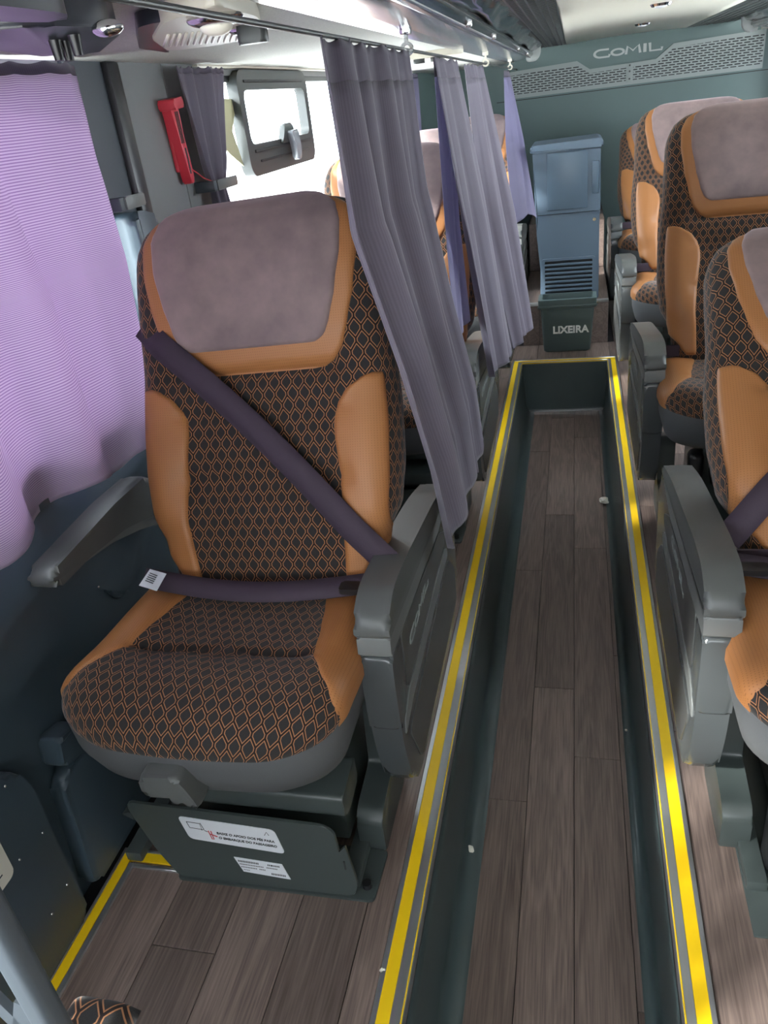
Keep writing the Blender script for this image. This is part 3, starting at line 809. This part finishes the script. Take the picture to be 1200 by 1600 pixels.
    # the upholstered seat sits on a raised frame
    for c in e.children:
        nm = c.name.split('.')[0]
        if nm in ('frame', 'frame_rail', 'cross_beam', 'side_bracket', 'footrest_plate', 'foot_flange', 'bolt', 'leg_tube', 'foot_plate'):
            c.location = Vector(c.location) + Vector((-.055 * m, .0915, 0))
        else:
            c.scale = (SS, SS, SS); l = Vector(c.location); c.location = (l.x * SS, l.y * SS, l.z * SS + 1.5 * (1 - SS))
    return e
def cyl_mesh(name, r, h, loc, n=12):
    bm = bmesh.new(); bmesh.ops.create_cone(bm, cap_ends=True, segments=n, radius1=r, radius2=r * .9, depth=h)
    bmesh.ops.translate(bm, verts=bm.verts, vec=(loc[0], loc[1], loc[2] + h / 2)); return bm_mesh(name, bm)
def leg_mesh():
    bm = bmesh.new(); add_box(bm, -.245, -.195, -.17, -.10, .012, .33, .02, 3); return bm_mesh('leg_tube', bm)

XS, XSR = -.678, .575
UP = 23
seat(XS, 1.1285, 1, UP, 'nearest single seat on the left with diagonal belt across its backrest', belt=True, notices=True, shift=.040, skew=-2.2)
seat(XS, 2.62, 1, UP, 'left-hand seat behind the nearest one, half hidden by the first aisle curtain')
seat(XS, 4.00, 1, 24, 'left-hand seat third from the front, showing between the hanging aisle curtains')
seat(XS, 5.40, 1, 24, 'rearmost left-hand seat beside the slate blue cabinet')
seat(XSR, 1.23, -1, 50, 'nearest right-hand seat, leaning far back at the right photo edge', belt=True)
seat(XSR, 2.62, -1, 19, 'upright right-hand seat directly behind the far-reclined nearest one')
seat(XSR, 4.04, -1, 26, 'right-hand seat third from the front, two behind the reclined one')
seat(XSR, 5.36, -1, 46, 'rearmost right-hand seat, a sliver beside the back wall')

# ------------------------------------------------------------------ pixel helpers (photo pixel -> point on a known plane)
dn = -up
def ray(px, py): return rt * (px - 600) + dn * (py - 800) + fw * 1200
CAMP = Vector((0, 0, 1.5))
def onz(px, py, z): d = ray(px, py); return CAMP + d * ((z - 1.5) / d.z)
def ony(px, py, y): d = ray(px, py); return CAMP + d * (y / d.y)
def onx(px, py, x): d = ray(px, py); return CAMP + d * (x / d.x)

# ------------------------------------------------------------------ curtains
def curve(tab, t):
    """piecewise smooth interpolation of 3D points, tab = [(t, (x,y,z))]"""
    return Vector([interp([(a, p[k]) for a, p in tab], t) for k in range(3)])
def curtain(name, rows, folds, amp, label, m='curtain', header='hem', hh=.07, nc=121, nr=46, seed=0, norm=(1, 0, 0), group='privacy curtains along the aisle', hemlift=0, width=.8, cat='curtain'):
    """rows: [(s, start point, end point)] from top s=0 to bottom s=1; folds run down the cloth"""
    rnd = random.Random(seed); ph = [rnd.uniform(0, 6.28) for _ in range(5)]; fr_ = [folds * k for k in (1, .53, 1.9)]
    N = Vector(norm).normalized()
    A = [(r[0], r[1]) for r in rows]; B = [(r[0], r[2]) for r in rows]
    H = (Vector(rows[0][1]) - Vector(rows[-1][1])).length
    vs, uv = [], []
    for i in range(nr):
        s = i / (nr - 1); a, b = curve(A, s), curve(B, s)
        for j in range(nc):
            t = j / (nc - 1); p = a.lerp(b, t)
            wv = math.sin(fr_[0] * 6.28 * t + ph[0] + .5 * math.sin(3 * s + ph[3])); w2 = math.sin(fr_[1] * 6.28 * t + ph[1] + s * 1.6); w3 = math.sin(fr_[2] * 6.28 * t + ph[2])
            k = interp(amp, s)
            tri = math.copysign(abs(wv) ** .75, wv)
            p += N * k * (tri * .72 + w2 * .45 + w3 * .22 * (1 - .6 * s))
            p.z += (hemlift * math.sin(6.28 * folds * .5 * t + ph[4]) + .006 * wv) * s ** 6 - .006 * abs(w3) * (1 - s) ** 14
            vs.append(p); uv.append((t * width, -s * H))
    nh = max(2, int(round(hh / H * (nr - 1))))
    e = empty(name, ((Vector(rows[-1][1]) + Vector(rows[-1][2])) / 2)); tag(e, label, cat, group)
    off = Vector(e.location)
    vs = [v - off for v in vs]
    def sub(nm, i0, i1, mt):
        o = obj(nm, vs[i0 * nc:(i1 + 1) * nc], grid_faces(i1 - i0 + 1, nc), mt, e, uv[i0 * nc:(i1 + 1) * nc]); solid(o, .0016); return o
    sub('header', 0, nh, header); sub('cloth', nh, nr - 1, m)
    return e
ZR = 1.608
AM = [(0, .012), (.1, .016), (.3, .024), (.8, .024), (1, .026)]
curtain('privacy_curtain', [(0, (-.40, 1.385, ZR), (-.40, 2.13, ZR)), (.25, (-.355, 1.28, 1.31), (-.36, 1.95, 1.31)), (.55, (-.300, 1.30, 1.07), (-.305, 1.87, 1.05)), (.78, (-.284, 1.43, .80), (-.284, 2.03, .78)), (1, (-.285, 1.56, .56), (-.285, 2.15, .53))],
        5.0, AM, 'large grey-violet curtain hanging beside the nearest left seat and armrest', seed=3, hemlift=.03, nc=181)
curtain('privacy_curtain', [(0, (-.40, 2.55, ZR - .005), (-.40, 3.08, ZR - .005)), (.4, (-.355, 2.56, 1.15), (-.325, 3.05, 1.15)), (1, (-.305, 2.74, .56), (-.240, 3.05, .55))],
        3.2, [(0, .010), (.5, .022), (1, .020)], 'second aisle curtain, a narrow grey-violet fall in front of the second left seat', seed=8, nc=101, width=.6)
curtain('privacy_curtain', [(0, (-.40, 3.40, ZR - .01), (-.40, 3.92, ZR - .01)), (.5, (-.33, 3.25, 1.04), (-.26, 3.50, 1.04)), (1, (-.240, 3.12, .55), (-.185, 3.35, .57))],
        3.0, [(0, .010), (.5, .020), (1, .020)], 'third aisle curtain, swinging out over the aisle behind the second one', seed=12, nc=101, width=.6)
curtain('privacy_curtain', [(0, (-.40, 5.30, ZR - .015), (-.40, 5.62, ZR - .015)), (.45, (-.37, 5.05, 1.21), (-.30, 5.25, 1.21)), (1, (-.315, 4.60, .86), (-.21, 4.7, .83))],
        1.6, [(0, .006), (.5, .018), (1, .022)], 'short lilac-lined aisle curtain hanging beside the slate blue cabinet', seed=5, m='backcurtain', nc=81, width=.5, hemlift=.03)
curtain('privacy_curtain', [(0, (-.425, 2.74, ZR), (-.425, 3.10, ZR)), (.6, (-.395, 2.55, 1.09), (-.39, 2.80, 1.09)), (1, (-.376, 2.44, .79), (-.370, 2.72, .78))],
        2.2, [(0, .006), (.5, .010), (1, .016)], 'shorter sunlit violet curtain layer behind the second aisle curtain', seed=21, m='backcurtain', nc=81, width=.5)
WG = 'window curtains on the left'
curtain('window_curtain', [(0, (-1.045, .25, ZS - .008), (-1.045, 1.735, ZS - .008)), (.5, (-1.03, .40, 1.25), (-1.03, 1.73, 1.25)), (1, (-1.022, .45, .85), (-1.022, 1.66, .835))],
        4.6, [(0, .012), (.3, .028), (1, .034)], 'bright striped purple window curtain beside the nearest left seat', m='wincurtain', header='winheader', hh=.045, seed=2, group=WG, nc=161, width=1.7, hemlift=.012)
curtain('window_curtain', [(0, (-1.045, 2.20, ZS - .008), (-1.045, 2.56, ZS - .008)), (.55, (-1.045, 2.25, 1.40), (-1.045, 2.44, 1.40)), (.72, (-1.045, 2.29, 1.33), (-1.045, 2.39, 1.33)), (1, (-1.045, 2.29, 1.20), (-1.045, 2.41, 1.20))],
        3.2, [(0, .012), (.5, .016), (.72, .012), (1, .016)], 'dark grey-violet window curtain gathered by a grey strap near the hammer', hh=.02, seed=4, group=WG, nc=91, nr=36, width=.5)
curtain('window_curtain', [(0, (-1.04, 5.45, ZS - .008), (-1.04, 5.95, ZS - .008)), (.75, (-1.04, 5.55, 1.25), (-1.04, 5.85, 1.25)), (1, (-1.04, 5.62, 1.05), (-1.04, 5.85, 1.05))],
        3.0, [(0, .015), (1, .02)], 'distant pale window curtain on the left near the back wall', m='backcurtain', hh=.02, seed=6, group=WG, nc=71, nr=30, width=.5)
curtain('window_curtain', [(0, (1.415, 5.55, ZS - .008), (1.415, 6.55, ZS - .008)), (1, (1.415, 5.55, .85), (1.415, 6.5, .85))],
        4.0, [(0, .012), (1, .02)], 'window curtain on the right by the back wall, a strip at the edge', hh=.03, seed=9, group='window curtains on the right', nc=91, nr=30, width=.9)
# rods and holders
tag(tube('curtain_rod', [(-.40, y, ZR + .004 - .002 * i) for i, y in enumerate((-.5, .8, 2.2, 3.6, 5.0, 6.4))], .0042, 'frame'), 'thin dark curtain rod running under the left luggage rack', 'rod')
for i, (y, lb) in enumerate(((2.17, 'chrome rod hook at the end of the large near curtain'), (4.15, 'white rod bracket behind the second aisle curtain'), (5.75, 'white rod bracket beside the rearmost aisle curtain'))):
    k = empty('rod_bracket', (-.40, y, 1.61)); tag(k, lb, 'bracket', 'curtain rod brackets')
    box('plate', -.012, .012, -.02, .02, .03, .052, 'cream2' if i else 'chrome', k, bev=.003)
    ring('loop', [(0 + .016 * math.cos(a * PI / 8), .0 + .016 * math.sin(a * PI / 8)) for a in range(16)], [(.0085 * math.cos(a * PI / 8), .0085 * math.sin(a * PI / 8)) for a in range(16)], 'y', -.006, .006, 'cream2' if i else 'chrome', k)
    box('stem', -.004, .004, -.008, .008, .012, .032, 'cream2' if i else 'chrome', k)
for y, z, ln, lb in ((2.25, 1.343, .15, 'grey fabric strap gathering the curtain beside the red hammer'), (1.72, 1.362, .09, 'small grey strap end beside the purple striped curtain')):
    k = empty('curtain_strap', (XL, y, z)); tag(k, lb, 'strap', 'curtain straps')
    prism('band', rpoly([(.02, -.014), (.02 + ln, -.014), (.02 + ln, .014), (.02, .014)], .004), 'x', .058, .070, 'armstripe', k, bev=.003)
    box('fastener', 0, .066, 0, .03, -.015, .015, 'walldark', k, bev=.004)

# ------------------------------------------------------------------ emergency hammer
hm = empty('emergency_hammer', (XL + .004, 2.165, 1.465)); tag(hm, 'red plastic emergency window hammer on the grey pillar panel', 'hammer')
hm.rotation_euler.x = math.radians(2); hm.scale = (1, .72, 1)
prism('handle', rpoly([(-.040, .100), (.030, .104), (.026, .078), (.022, .02), (.030, -.045), (.034, -.098), (.002, -.105), (-.008, -.06), (-.022, .02), (-.036, .075)], .008), 'x', .006, .034, 'red', hm, bev=.006)
prism('head', rpoly([(-.046, .082), (.036, .086), (.034, .112), (-.046, .108)], .006), 'x', .002, .050, 'red', hm, bev=.006)
for k in range(3): box('groove', .034, .0352, -.014 + k * .011, -.009 + k * .011, .0, .078, 'rubber', hm)
box('slot', .034, .0354, .004, .014, -.078, -.012, 'rubber', hm)
box('holder', 0, .010, -.020, .030, -.070, .085, 'red', hm, bev=.003)
prism('striker_guard', rpoly([(.006, .02), (.040, .012), (.048, -.040), (.052, -.072), (.030, -.060), (.012, -.020)], .006), 'x', .008, .020, 'red', hm, bev=.003)
tube('safety_cord', [(.016, .030, -.055), (.03, .055, -.075), (.04, .10, -.100), (.055, .125, -.112)], .0016, 'red', hm, n=6)

# ------------------------------------------------------------------ luggage racks
def rack(name, side, lb):
    f = (lambda x: x) if side < 0 else (lambda x: .86 - x)
    e = empty(name, (0, 0, 0)); tag(e, lb, 'luggage rack', 'overhead luggage racks')
    def pr(nm, pts, y0, y1, m, bev=.002): return prism(nm, [(f(x), z) for x, z in pts], 'y', y0, y1, m, e, bev=bev)
    ye_ = 6.45
    pr('underside', rpoly([(-.462, 1.652), (-.40, 1.653), (-.325, 1.668), (-.325, 1.684), (-.462, 1.684)], .004), Y0, ye_, 'rackgloss')
    tr = pr('front_rail', rpoly([(-.330, 1.664), (-.308, 1.664), (-.284, 1.682), (-.284, 1.698), (-.330, 1.700)], .005), Y0, ye_, 'rackdark')
    pr('rail_highlight', [(-.306, 1.6625), (-.302, 1.6650), (-.302, 1.668), (-.306, 1.668)], Y0, ye_, 'alu', 0)
    for y in (2.6, 3.4, 4.9, 5.8): box('clip', f(-.298) - .012, f(-.298) + .012, y, y + .03, 1.664, 1.690, 'chrome', tr, bev=.003)
    # rippled black edge curtain of the rack
    vs = []; NY = 240
    for i in range(NY + 1):
        y = Y0 + (ye_ - Y0) * i / NY
        for k in range(7):
            t = k / 6; x = -.286 + .075 * t + .012 * math.sin(y * 11 + 1.4 * math.sin(y * 3.1)) * t ** .6 + .005 * math.sin(y * 29) * t
            vs.append((f(x), y, 1.698 + .050 * t + .006 * math.sin(t * 9 + y * 5)))
    solid(obj('rippled_skirt', vs, grid_faces(NY + 1, 7, side > 0), 'rackdark', e), .003)
    pr('end_cap', rpoly([(-.335, 1.640), (-.262, 1.640), (-.232, 1.680), (-.228, 1.765), (-.255, 1.80), (-.335, 1.80)], [.02, .04, .03, .03, .03, .02]), ye_, ye_ + .05, 'rackcap', .008)
    box('bay_floor', *sorted((f(-.455), f(-.29))), Y0, ye_, 1.702, 1.708, 'rubber', e)
    return e
rack('luggage_rack', -1, 'glossy grey and black luggage rack above the left seats')
rr_ = rack('luggage_rack', 1, 'luggage rack over the right seats, only its rear end in view')

# ------------------------------------------------------------------ ceiling lamps, service consoles
for px, py, lb in ((1033, 7, 'oval ceiling spot lamp nearer the top edge of the photo'), (1004, 38, 'oval ceiling spot lamp nearer the back wall')):
    p = onz(px, py, ZC + .006); e = empty('ceiling_spot', p); tag(e, lb, 'lamp', 'ceiling spot lamps')
    bm = bmesh.new(); bmesh.ops.create_cone(bm, cap_ends=True, segments=24, radius1=.040, radius2=.048, depth=.012); bm_obj('bezel', bm, 'chrome', e, smooth=True)
    bm = bmesh.new(); bmesh.ops.create_uvsphere(bm, u_segments=16, v_segments=8, radius=.028); bmesh.ops.scale(bm, vec=(1, 1, .3), verts=bm.verts); bmesh.ops.translate(bm, vec=(0, 0, -.005), verts=bm.verts); bm_obj('lens', bm, 'white', e, smooth=True)
cs = empty('service_console', (0, 0, -.004)); tag(cs, 'cream reading lamp and air outlet console above the nearest left seat', 'console', 'overhead service consoles')
def flat(pts, z): return [tuple(onz(x, y, z)[:2]) for x, y in pts]
prism('body', rpoly(flat([(235, 50), (262, 70), (345, 60), (395, 47), (408, 34), (400, 12), (335, -8), (250, 22)], 1.645), .03), 'z', 1.638, 1.662, 'cream2', cs, bev=.006)
prism('dark_shell', rpoly(flat([(215, 66), (262, 74), (262, 66), (352, 22), (380, 10), (370, -2), (330, 10), (250, 20), (212, 30)], 1.648), .02), 'z', 1.642, 1.661, 'consoledark', cs, bev=.004)
for i in range(14):
    a = onz(255 + i * 9.5, 68 - i * .75, 1.637); b = onz(262 + i * 9.5, 50 - i * .9, 1.637); d = (b - a)
    tube('grille_slat', [a, b], .0026, 'cream', cs, n=6)
for px, py, r1 in ((335, 24, .036), (388, 40, .030)):
    p = onz(px, py, 1.634); bm = bmesh.new(); bmesh.ops.create_uvsphere(bm, u_segments=20, v_segments=10, radius=r1); bmesh.ops.scale(bm, vec=(1.15, .9, .30), verts=bm.verts); o = bm_obj('lamp_bezel', bm, 'chrome', cs, smooth=True); o.location = p
    bm = bmesh.new(); bmesh.ops.create_uvsphere(bm, u_segments=16, v_segments=8, radius=r1 * .62); bmesh.ops.scale(bm, vec=(1.1, .85, .6), verts=bm.verts); q = bm_obj('nozzle' if py > 30 else 'lens', bm, 'frame' if py > 30 else 'cream', o, smooth=True); q.location = (0, 0, -.008)
p0 = onz(392, 38, 1.622)
prism('nozzle_tab', rrect(-.022, .022, -.012, .012, .008), 'z', -.020, .004, 'frame', cs, bev=.004).location = p0
# near dark pod with silver tip
pd = empty('service_console', onz(110, 48, 1.655)); tag(pd, 'charcoal call and light pod at the top left above the striped curtain', 'console', 'overhead service consoles')
o_ = Vector(pd.location)
def rel(pts, z): return [tuple((onz(x, y, z) - o_)[:2]) for x, y in pts]
prism('shell', rpoly(rel([(-40, 60), (70, 78), (150, 72), (185, 40), (170, 28), (60, 24), (-40, 34)], 1.63), .02), 'z', -.035, .004, 'consoledark', pd, bev=.012, seg=3)
prism('upper_shell', rpoly(rel([(-60, 20), (20, 26), (100, 26), (105, 12), (30, 2), (-60, -8)], 1.62), .02), 'z', -.04, .004, 'consoledark', pd, bev=.012, seg=3)
p = onz(168, 44, 1.612) - o_
bm = bmesh.new(); bmesh.ops.create_uvsphere(bm, u_segments=16, v_segments=10, radius=.020); bmesh.ops.scale(bm, vec=(1.0, .55, .45), verts=bm.verts); bm_obj('silver_tip', bm, 'chrome', pd, smooth=True).location = p
for px, py in ((88, 74), (104, 75), (118, 66)):
    p = onz(px, py, 1.612) - o_; bm = bmesh.new(); bmesh.ops.create_cone(bm, cap_ends=True, segments=10, radius1=.006, radius2=.009, depth=.03); bm_obj('knob', bm, 'black', pd, smooth=True).location = p
for k, (px, py, lb) in enumerate(((672, 80, 'small overhead console above the second left seat, seen past the near curtain'), (452, 112, 'small white clip fitting above the vent window'))):
    p = onz(px, py, ZS); e = empty('service_console', p); tag(e, lb, 'console', 'overhead service consoles')
    prism('body', rrect(-.13, .13, -.05, .05, .03) if k == 0 else rrect(-.05, .05, -.04, .04, .015), 'z', -.022, .002, 'cream2', e, bev=.006)
    for i in range(2 if k == 0 else 1): prism('nozzle', rrect(-.07 + i * .07, -.025 + i * .07, -.02, .02, .012), 'z', -.038, -.021, 'frame' if k == 0 else 'cream', e, bev=.004)

# ------------------------------------------------------------------ back wall air grille with maker lettering
vg = empty('ventilation_grille', (0, YB, 0)); tag(vg, 'long perforated grey air grille with raised lettering across the back wall', 'grille')
zb = 1.425; GX0, GX1 = -.50, 1.345
topz = [(GX0, 1.585), (.02, 1.600), (.115, 1.535), (.60, 1.545), (.72, 1.632), (GX1, 1.645)]
def tz(x):
    for (a, z), (b, y) in zip(topz, topz[1:]):
        if x <= b: return z + (y - z) * max(0, x - a) / (b - a)
    return topz[-1][1]
prism('backing', [(GX0, zb)] + [(GX1, zb)] + topz[::-1], 'y', -.010, -.004, 'rubber', vg, smooth=False)
bm = bmesh.new(); nrow = 0; z = zb + .008
while z < 1.64:
    xs_ = [GX0 + i * .012 for i in range(int((GX1 - GX0) / .012) + 1)]; run = None
    for x in xs_ + [None]:
        inside = x is not None and tz(x) > z + .006
        if inside and run is None: run = x
        if (not inside) and run is not None:
            add_box(bm, run, (x if x else GX1), -.016, -.010, z - .0045, z + .0045); run = None
    k = 0; x = GX0 + (.027 if nrow % 2 else 0)
    while x < GX1:
        if tz(x) > z + .016: add_box(bm, x - .006, x + .006, -.0155, -.010, z, z + .0165)
        x += .054
    z += .0165; nrow += 1
o = bm_obj('perforated_sheet', bm, 'grille', vg); o['kind'] = 'stuff'
bm = bmesh.new(); edge = [(GX0, zb)] + topz + [(GX1, zb), (GX0, zb)]
stroke_ribbon(bm, edge, .028, .012)
o = bm_obj('frame', bm, 'grille', vg); o.matrix_local = Matrix(((1, 0, 0, 0), (0, 0, -1, -.008), (0, 1, 0, 0), (0, 0, 0, 1)))
box('centre_post', .385, .435, -.022, -.010, zb, 1.55, 'grille', vg, bev=.003)
for zz in (1.45, 1.50, 1.54):
    bm = bmesh.new(); bmesh.ops.create_uvsphere(bm, u_segments=8, v_segments=6, radius=.007); bm_obj('screw', bm, 'frame', vg, smooth=True).location = (.41, -.022, zz)
logo(vg, (.150, -.004, 1.612), (1, 0, .0), (0, 0, 1), .082, 'rackcap')

# ------------------------------------------------------------------ slate cabinet and bin at the rear of the aisle
cb = empty('cooler_cabinet', (-.038, 5.06, .268)); tag(cb, 'slate blue plastic cabinet with slatted vent at the rear of the aisle', 'cabinet')
prism('lower_body', rpoly([(-.168, .0), (.190, .0), (.188, .50), (.193, .52), (-.188, .52), (-.184, .40), (-.165, .2)], .006), 'y', 0, .36, 'cab', cb, bev=.012, seg=3)
prism('upper_body', rpoly([(-.188, .525), (.193, .525), (.188, .875), (-.200, .875)], .006), 'y', -.012, .36, 'cab', cb, bev=.012, seg=3)
prism('lid', rpoly([(-.212, .872), (.202, .872), (.202, .905), (.180, .918), (-.200, .912), (-.212, .898)], .008), 'y', -.03, .37, 'cab', cb, bev=.010, seg=3)
box('door_panel', -.118, .118, -.020, -.010, .545, .862, 'cab', cb, bev=.006)
box('handle_recess', .140, .182, -.020, -.010, .62, .80, 'cab', cb, bev=.008)
l_ = link('lock', cyl_mesh('lock', .011, .008, (0, 0, 0)), 'chrome', cb); l_.location = (.158, -.002, .475); l_.rotation_euler.x = PI / 2
vt = box('vent_recess', -.140, .152, -.004, .004, .03, .245, 'cabdark', cb)
for k in range(8): box('slat', -.138, .150, -.016, .001, .036 + k * .026, .036 + k * .026 + .012, 'cab', vt, bev=.003)
ring('vent_frame', rrect(-.155, .165, .015, .262, .012), rrect(-.138, .150, .030, .247, .006), 'y', -.014, .002, 'cab', cb)
bn = empty('rubbish_bin', (-.040, 4.83, 0)); tag(bn, 'green-grey rubbish bin with white lettering in front of the slate cabinet', 'bin')
def bin_mesh():
    vs, fs = [], []
    def loop(hx0, hx1, y0, y1, z, r): 
        for p in rrect(hx0, hx1, y0, y1, r, 4): vs.append((p[0], p[1], z))
    n = 20
    L = [(-.128, .128, .010, .140, .001, .012), (-.142, .142, .004, .150, .01, .015), (-.158, .162, -.004, .155, .270, .015), (-.160, .164, -.006, .156, .272, .015), (-.170, .174, -.016, .160, .276, .018), (-.172, .176, -.018, .160, .330, .018), (-.150, .154, .004, .145, .332, .014), (-.146, .150, .008, .142, .29, .014), (-.130, .130, .02, .135, .03, .012)]
    for a in L: loop(*a)
    for i in range(len(L) - 1):
        for j in range(n): 
            fs.append((i * n + j, i * n + (j + 1) % n, (i + 1) * n + (j + 1) % n, (i + 1) * n + j))
    fs.append(tuple(range(n))[::-1]); fs.append(tuple((len(L) - 1) * n + j for j in range(n)))
    # n may differ from rrect count
    return vs, fs, n
vs, fs, n = bin_mesh()
n2 = len(rrect(0, 1, 0, 1, .1, 4))
if n2 != n:
    L_ = len(vs) // n2; fs = []
    for i in range(L_ - 1):
        for j in range(n2): fs.append((i * n2 + j, i * n2 + (j + 1) % n2, (i + 1) * n2 + (j + 1) % n2, (i + 1) * n2 + j))
    fs.append(tuple(range(n2))[::-1]); fs.append(tuple((L_ - 1) * n2 + j for j in range(n2)))
bo = obj('body', vs, fs, 'bin', bn); bo.data.set_sharp_from_angle(angle=math.radians(40))
box('rim_ridge', -.176, .180, -.0225, -.016, .284, .296, 'bin', bo, bev=.002)
text_mesh('lettering', 'LIXEIRA', .062, 'lettering', bo, frame_mtx((.022, -.0035, .140), (1, 0, 0), (0, -.03, 1)), .0012, bold=.0022)

# ------------------------------------------------------------------ moulded armrest on the left wall, strap holder, wall notice
wa = empty('armrest_moulding', (XL + .022, 1.30, .70), parent=wl)
prism('pad', rpoly([(-.215, .035), (-.20, .062), (.05, .080), (.20, .078), (.24, .03), (.24, -.045), (.17, -.02), (.06, .008), (-.08, .022), (-.20, .020)], .02), 'x', -.002, .060, 'arm', wa, bev=.016, seg=3)
prism('under_edge', rpoly([(-.17, .022), (.0, .018), (.12, -.008), (.23, -.045), (.23, -.075), (.13, -.035), (.02, -.005)], .01), 'x', 0, .045, 'armstripe', wa, bev=.006)
nt = empty('wall_notice', (XL + .0455, .715, .345)); tag(nt, 'white rounded notice sticker on the wall at the left photo edge', 'notice')
prism('sheet', rrect(-.09, .055, -.055, .055, .015), 'x', 0, .0012, 'paper', nt, smooth=False)
boxes('print', [(.0012, .0016, -.06 , .03 - .01 * k, -.03 + .016 * k, -.027 + .016 * k) for k in range(3)], 'ink', nt)
ck = empty('seat_wall_catch', (XL, 1.00, .39)); tag(ck, 'small dark moulded catch on wall beside the near seat cushion', 'catch')
prism('block', rpoly([(-.035, -.03), (.045, -.05), (.05, .02), (-.02, .035)], .01), 'x', .0, .055, 'wallplastic', ck, bev=.01, seg=3)

# ------------------------------------------------------------------ plastic lattice panel and seat corner at the lower left
lp = empty('lattice_panel', (-.462, .318, .55)); tag(lp, 'grey plastic lattice panel at the lower left corner of the photo', 'panel')
lp.rotation_euler = (0, math.radians(0), math.radians(-4))
prism('frame_post', rrect(-.028, .0, -.012, .012, .008), 'z', -.1, .52, 'walldark', lp, bev=.003)
box('frame_rail', -.50, -.026, -.01, .01, .49, .52, 'walldark', lp, bev=.004)
bm = bmesh.new()
for k in range(-4, 13):
    for sgn in (1, -1):
        a = Vector((-.5 + k * .078, 0, -.1)) if sgn > 0 else Vector((-.5 + k * .078, 0, .5))
        pts = []
        for t in range(13):
            x = a.x + .48 * .55 * t / 12 - (.0 if sgn > 0 else 0); zz = a.z + sgn * .6 * t / 12
            if -.5 < x < -.02: pts.append((x, zz))
        if len(pts) > 1: stroke_ribbon(bm, pts, .020, .008)
o = bm_obj('lattice', bm, 'walldark', lp); o['kind'] = 'stuff'; o.matrix_local = Matrix(((1, 0, 0, 0), (0, 0, -1, .004), (0, 1, 0, 0), (0, 0, 0, 1)))
fc = empty('folded_cushion', (-.512, .380, .632)); tag(fc, 'patterned cushion corner poking up beside the lattice panel', 'cushion')
vs, uv = [], []
for i in range(17):
    for j in range(17):
        x, y = (j / 8 - 1), (i / 8 - 1); z = .03 * (max(0, 1 - x ** 4) * max(0, 1 - y ** 4)) ** .5
        vs.append((x * .04, y * .03, z)); uv.append((x * .04, y * .03))
solid(obj('cover', vs, grid_faces(17, 17), 'fabric', fc, uv), .02, -1)

# ------------------------------------------------------------------ litter on the floor
def scrap(px, py, z, s, lb, seed, m='paper'):
    r = random.Random(seed); bm = bmesh.new(); bmesh.ops.create_icosphere(bm, subdivisions=2, radius=s)
    for v in bm.verts: v.co *= r.uniform(.55, 1.15); v.co.z *= .6
    zmin = min(v.co.z for v in bm.verts)
    bmesh.ops.translate(bm, verts=bm.verts, vec=(0, 0, -zmin))
    o = bm_obj('paper_scrap', bm, m); o.location = onz(px, py, z); tag(o, lb, 'litter', 'scraps of litter on the floor')
scrap(733, 1330, -.31, .014, 'crumpled whitish paper scrap against the left side of the sunken aisle', 1)
scrap(943, 787, -.31, .026, 'white paper scrap lying by the right side of the sunken aisle', 2)
scrap(598, 1518, 0.0, .006, 'tiny crumb of litter beside the left yellow edge strip', 3)
scrap(698, 1560, -.31, .006, 'tiny crumb in the near left corner of the sunken aisle', 4)
scrap(978, 1142, -.31, .005, 'tiny dark-edged crumb near the right side of the sunken aisle', 5)
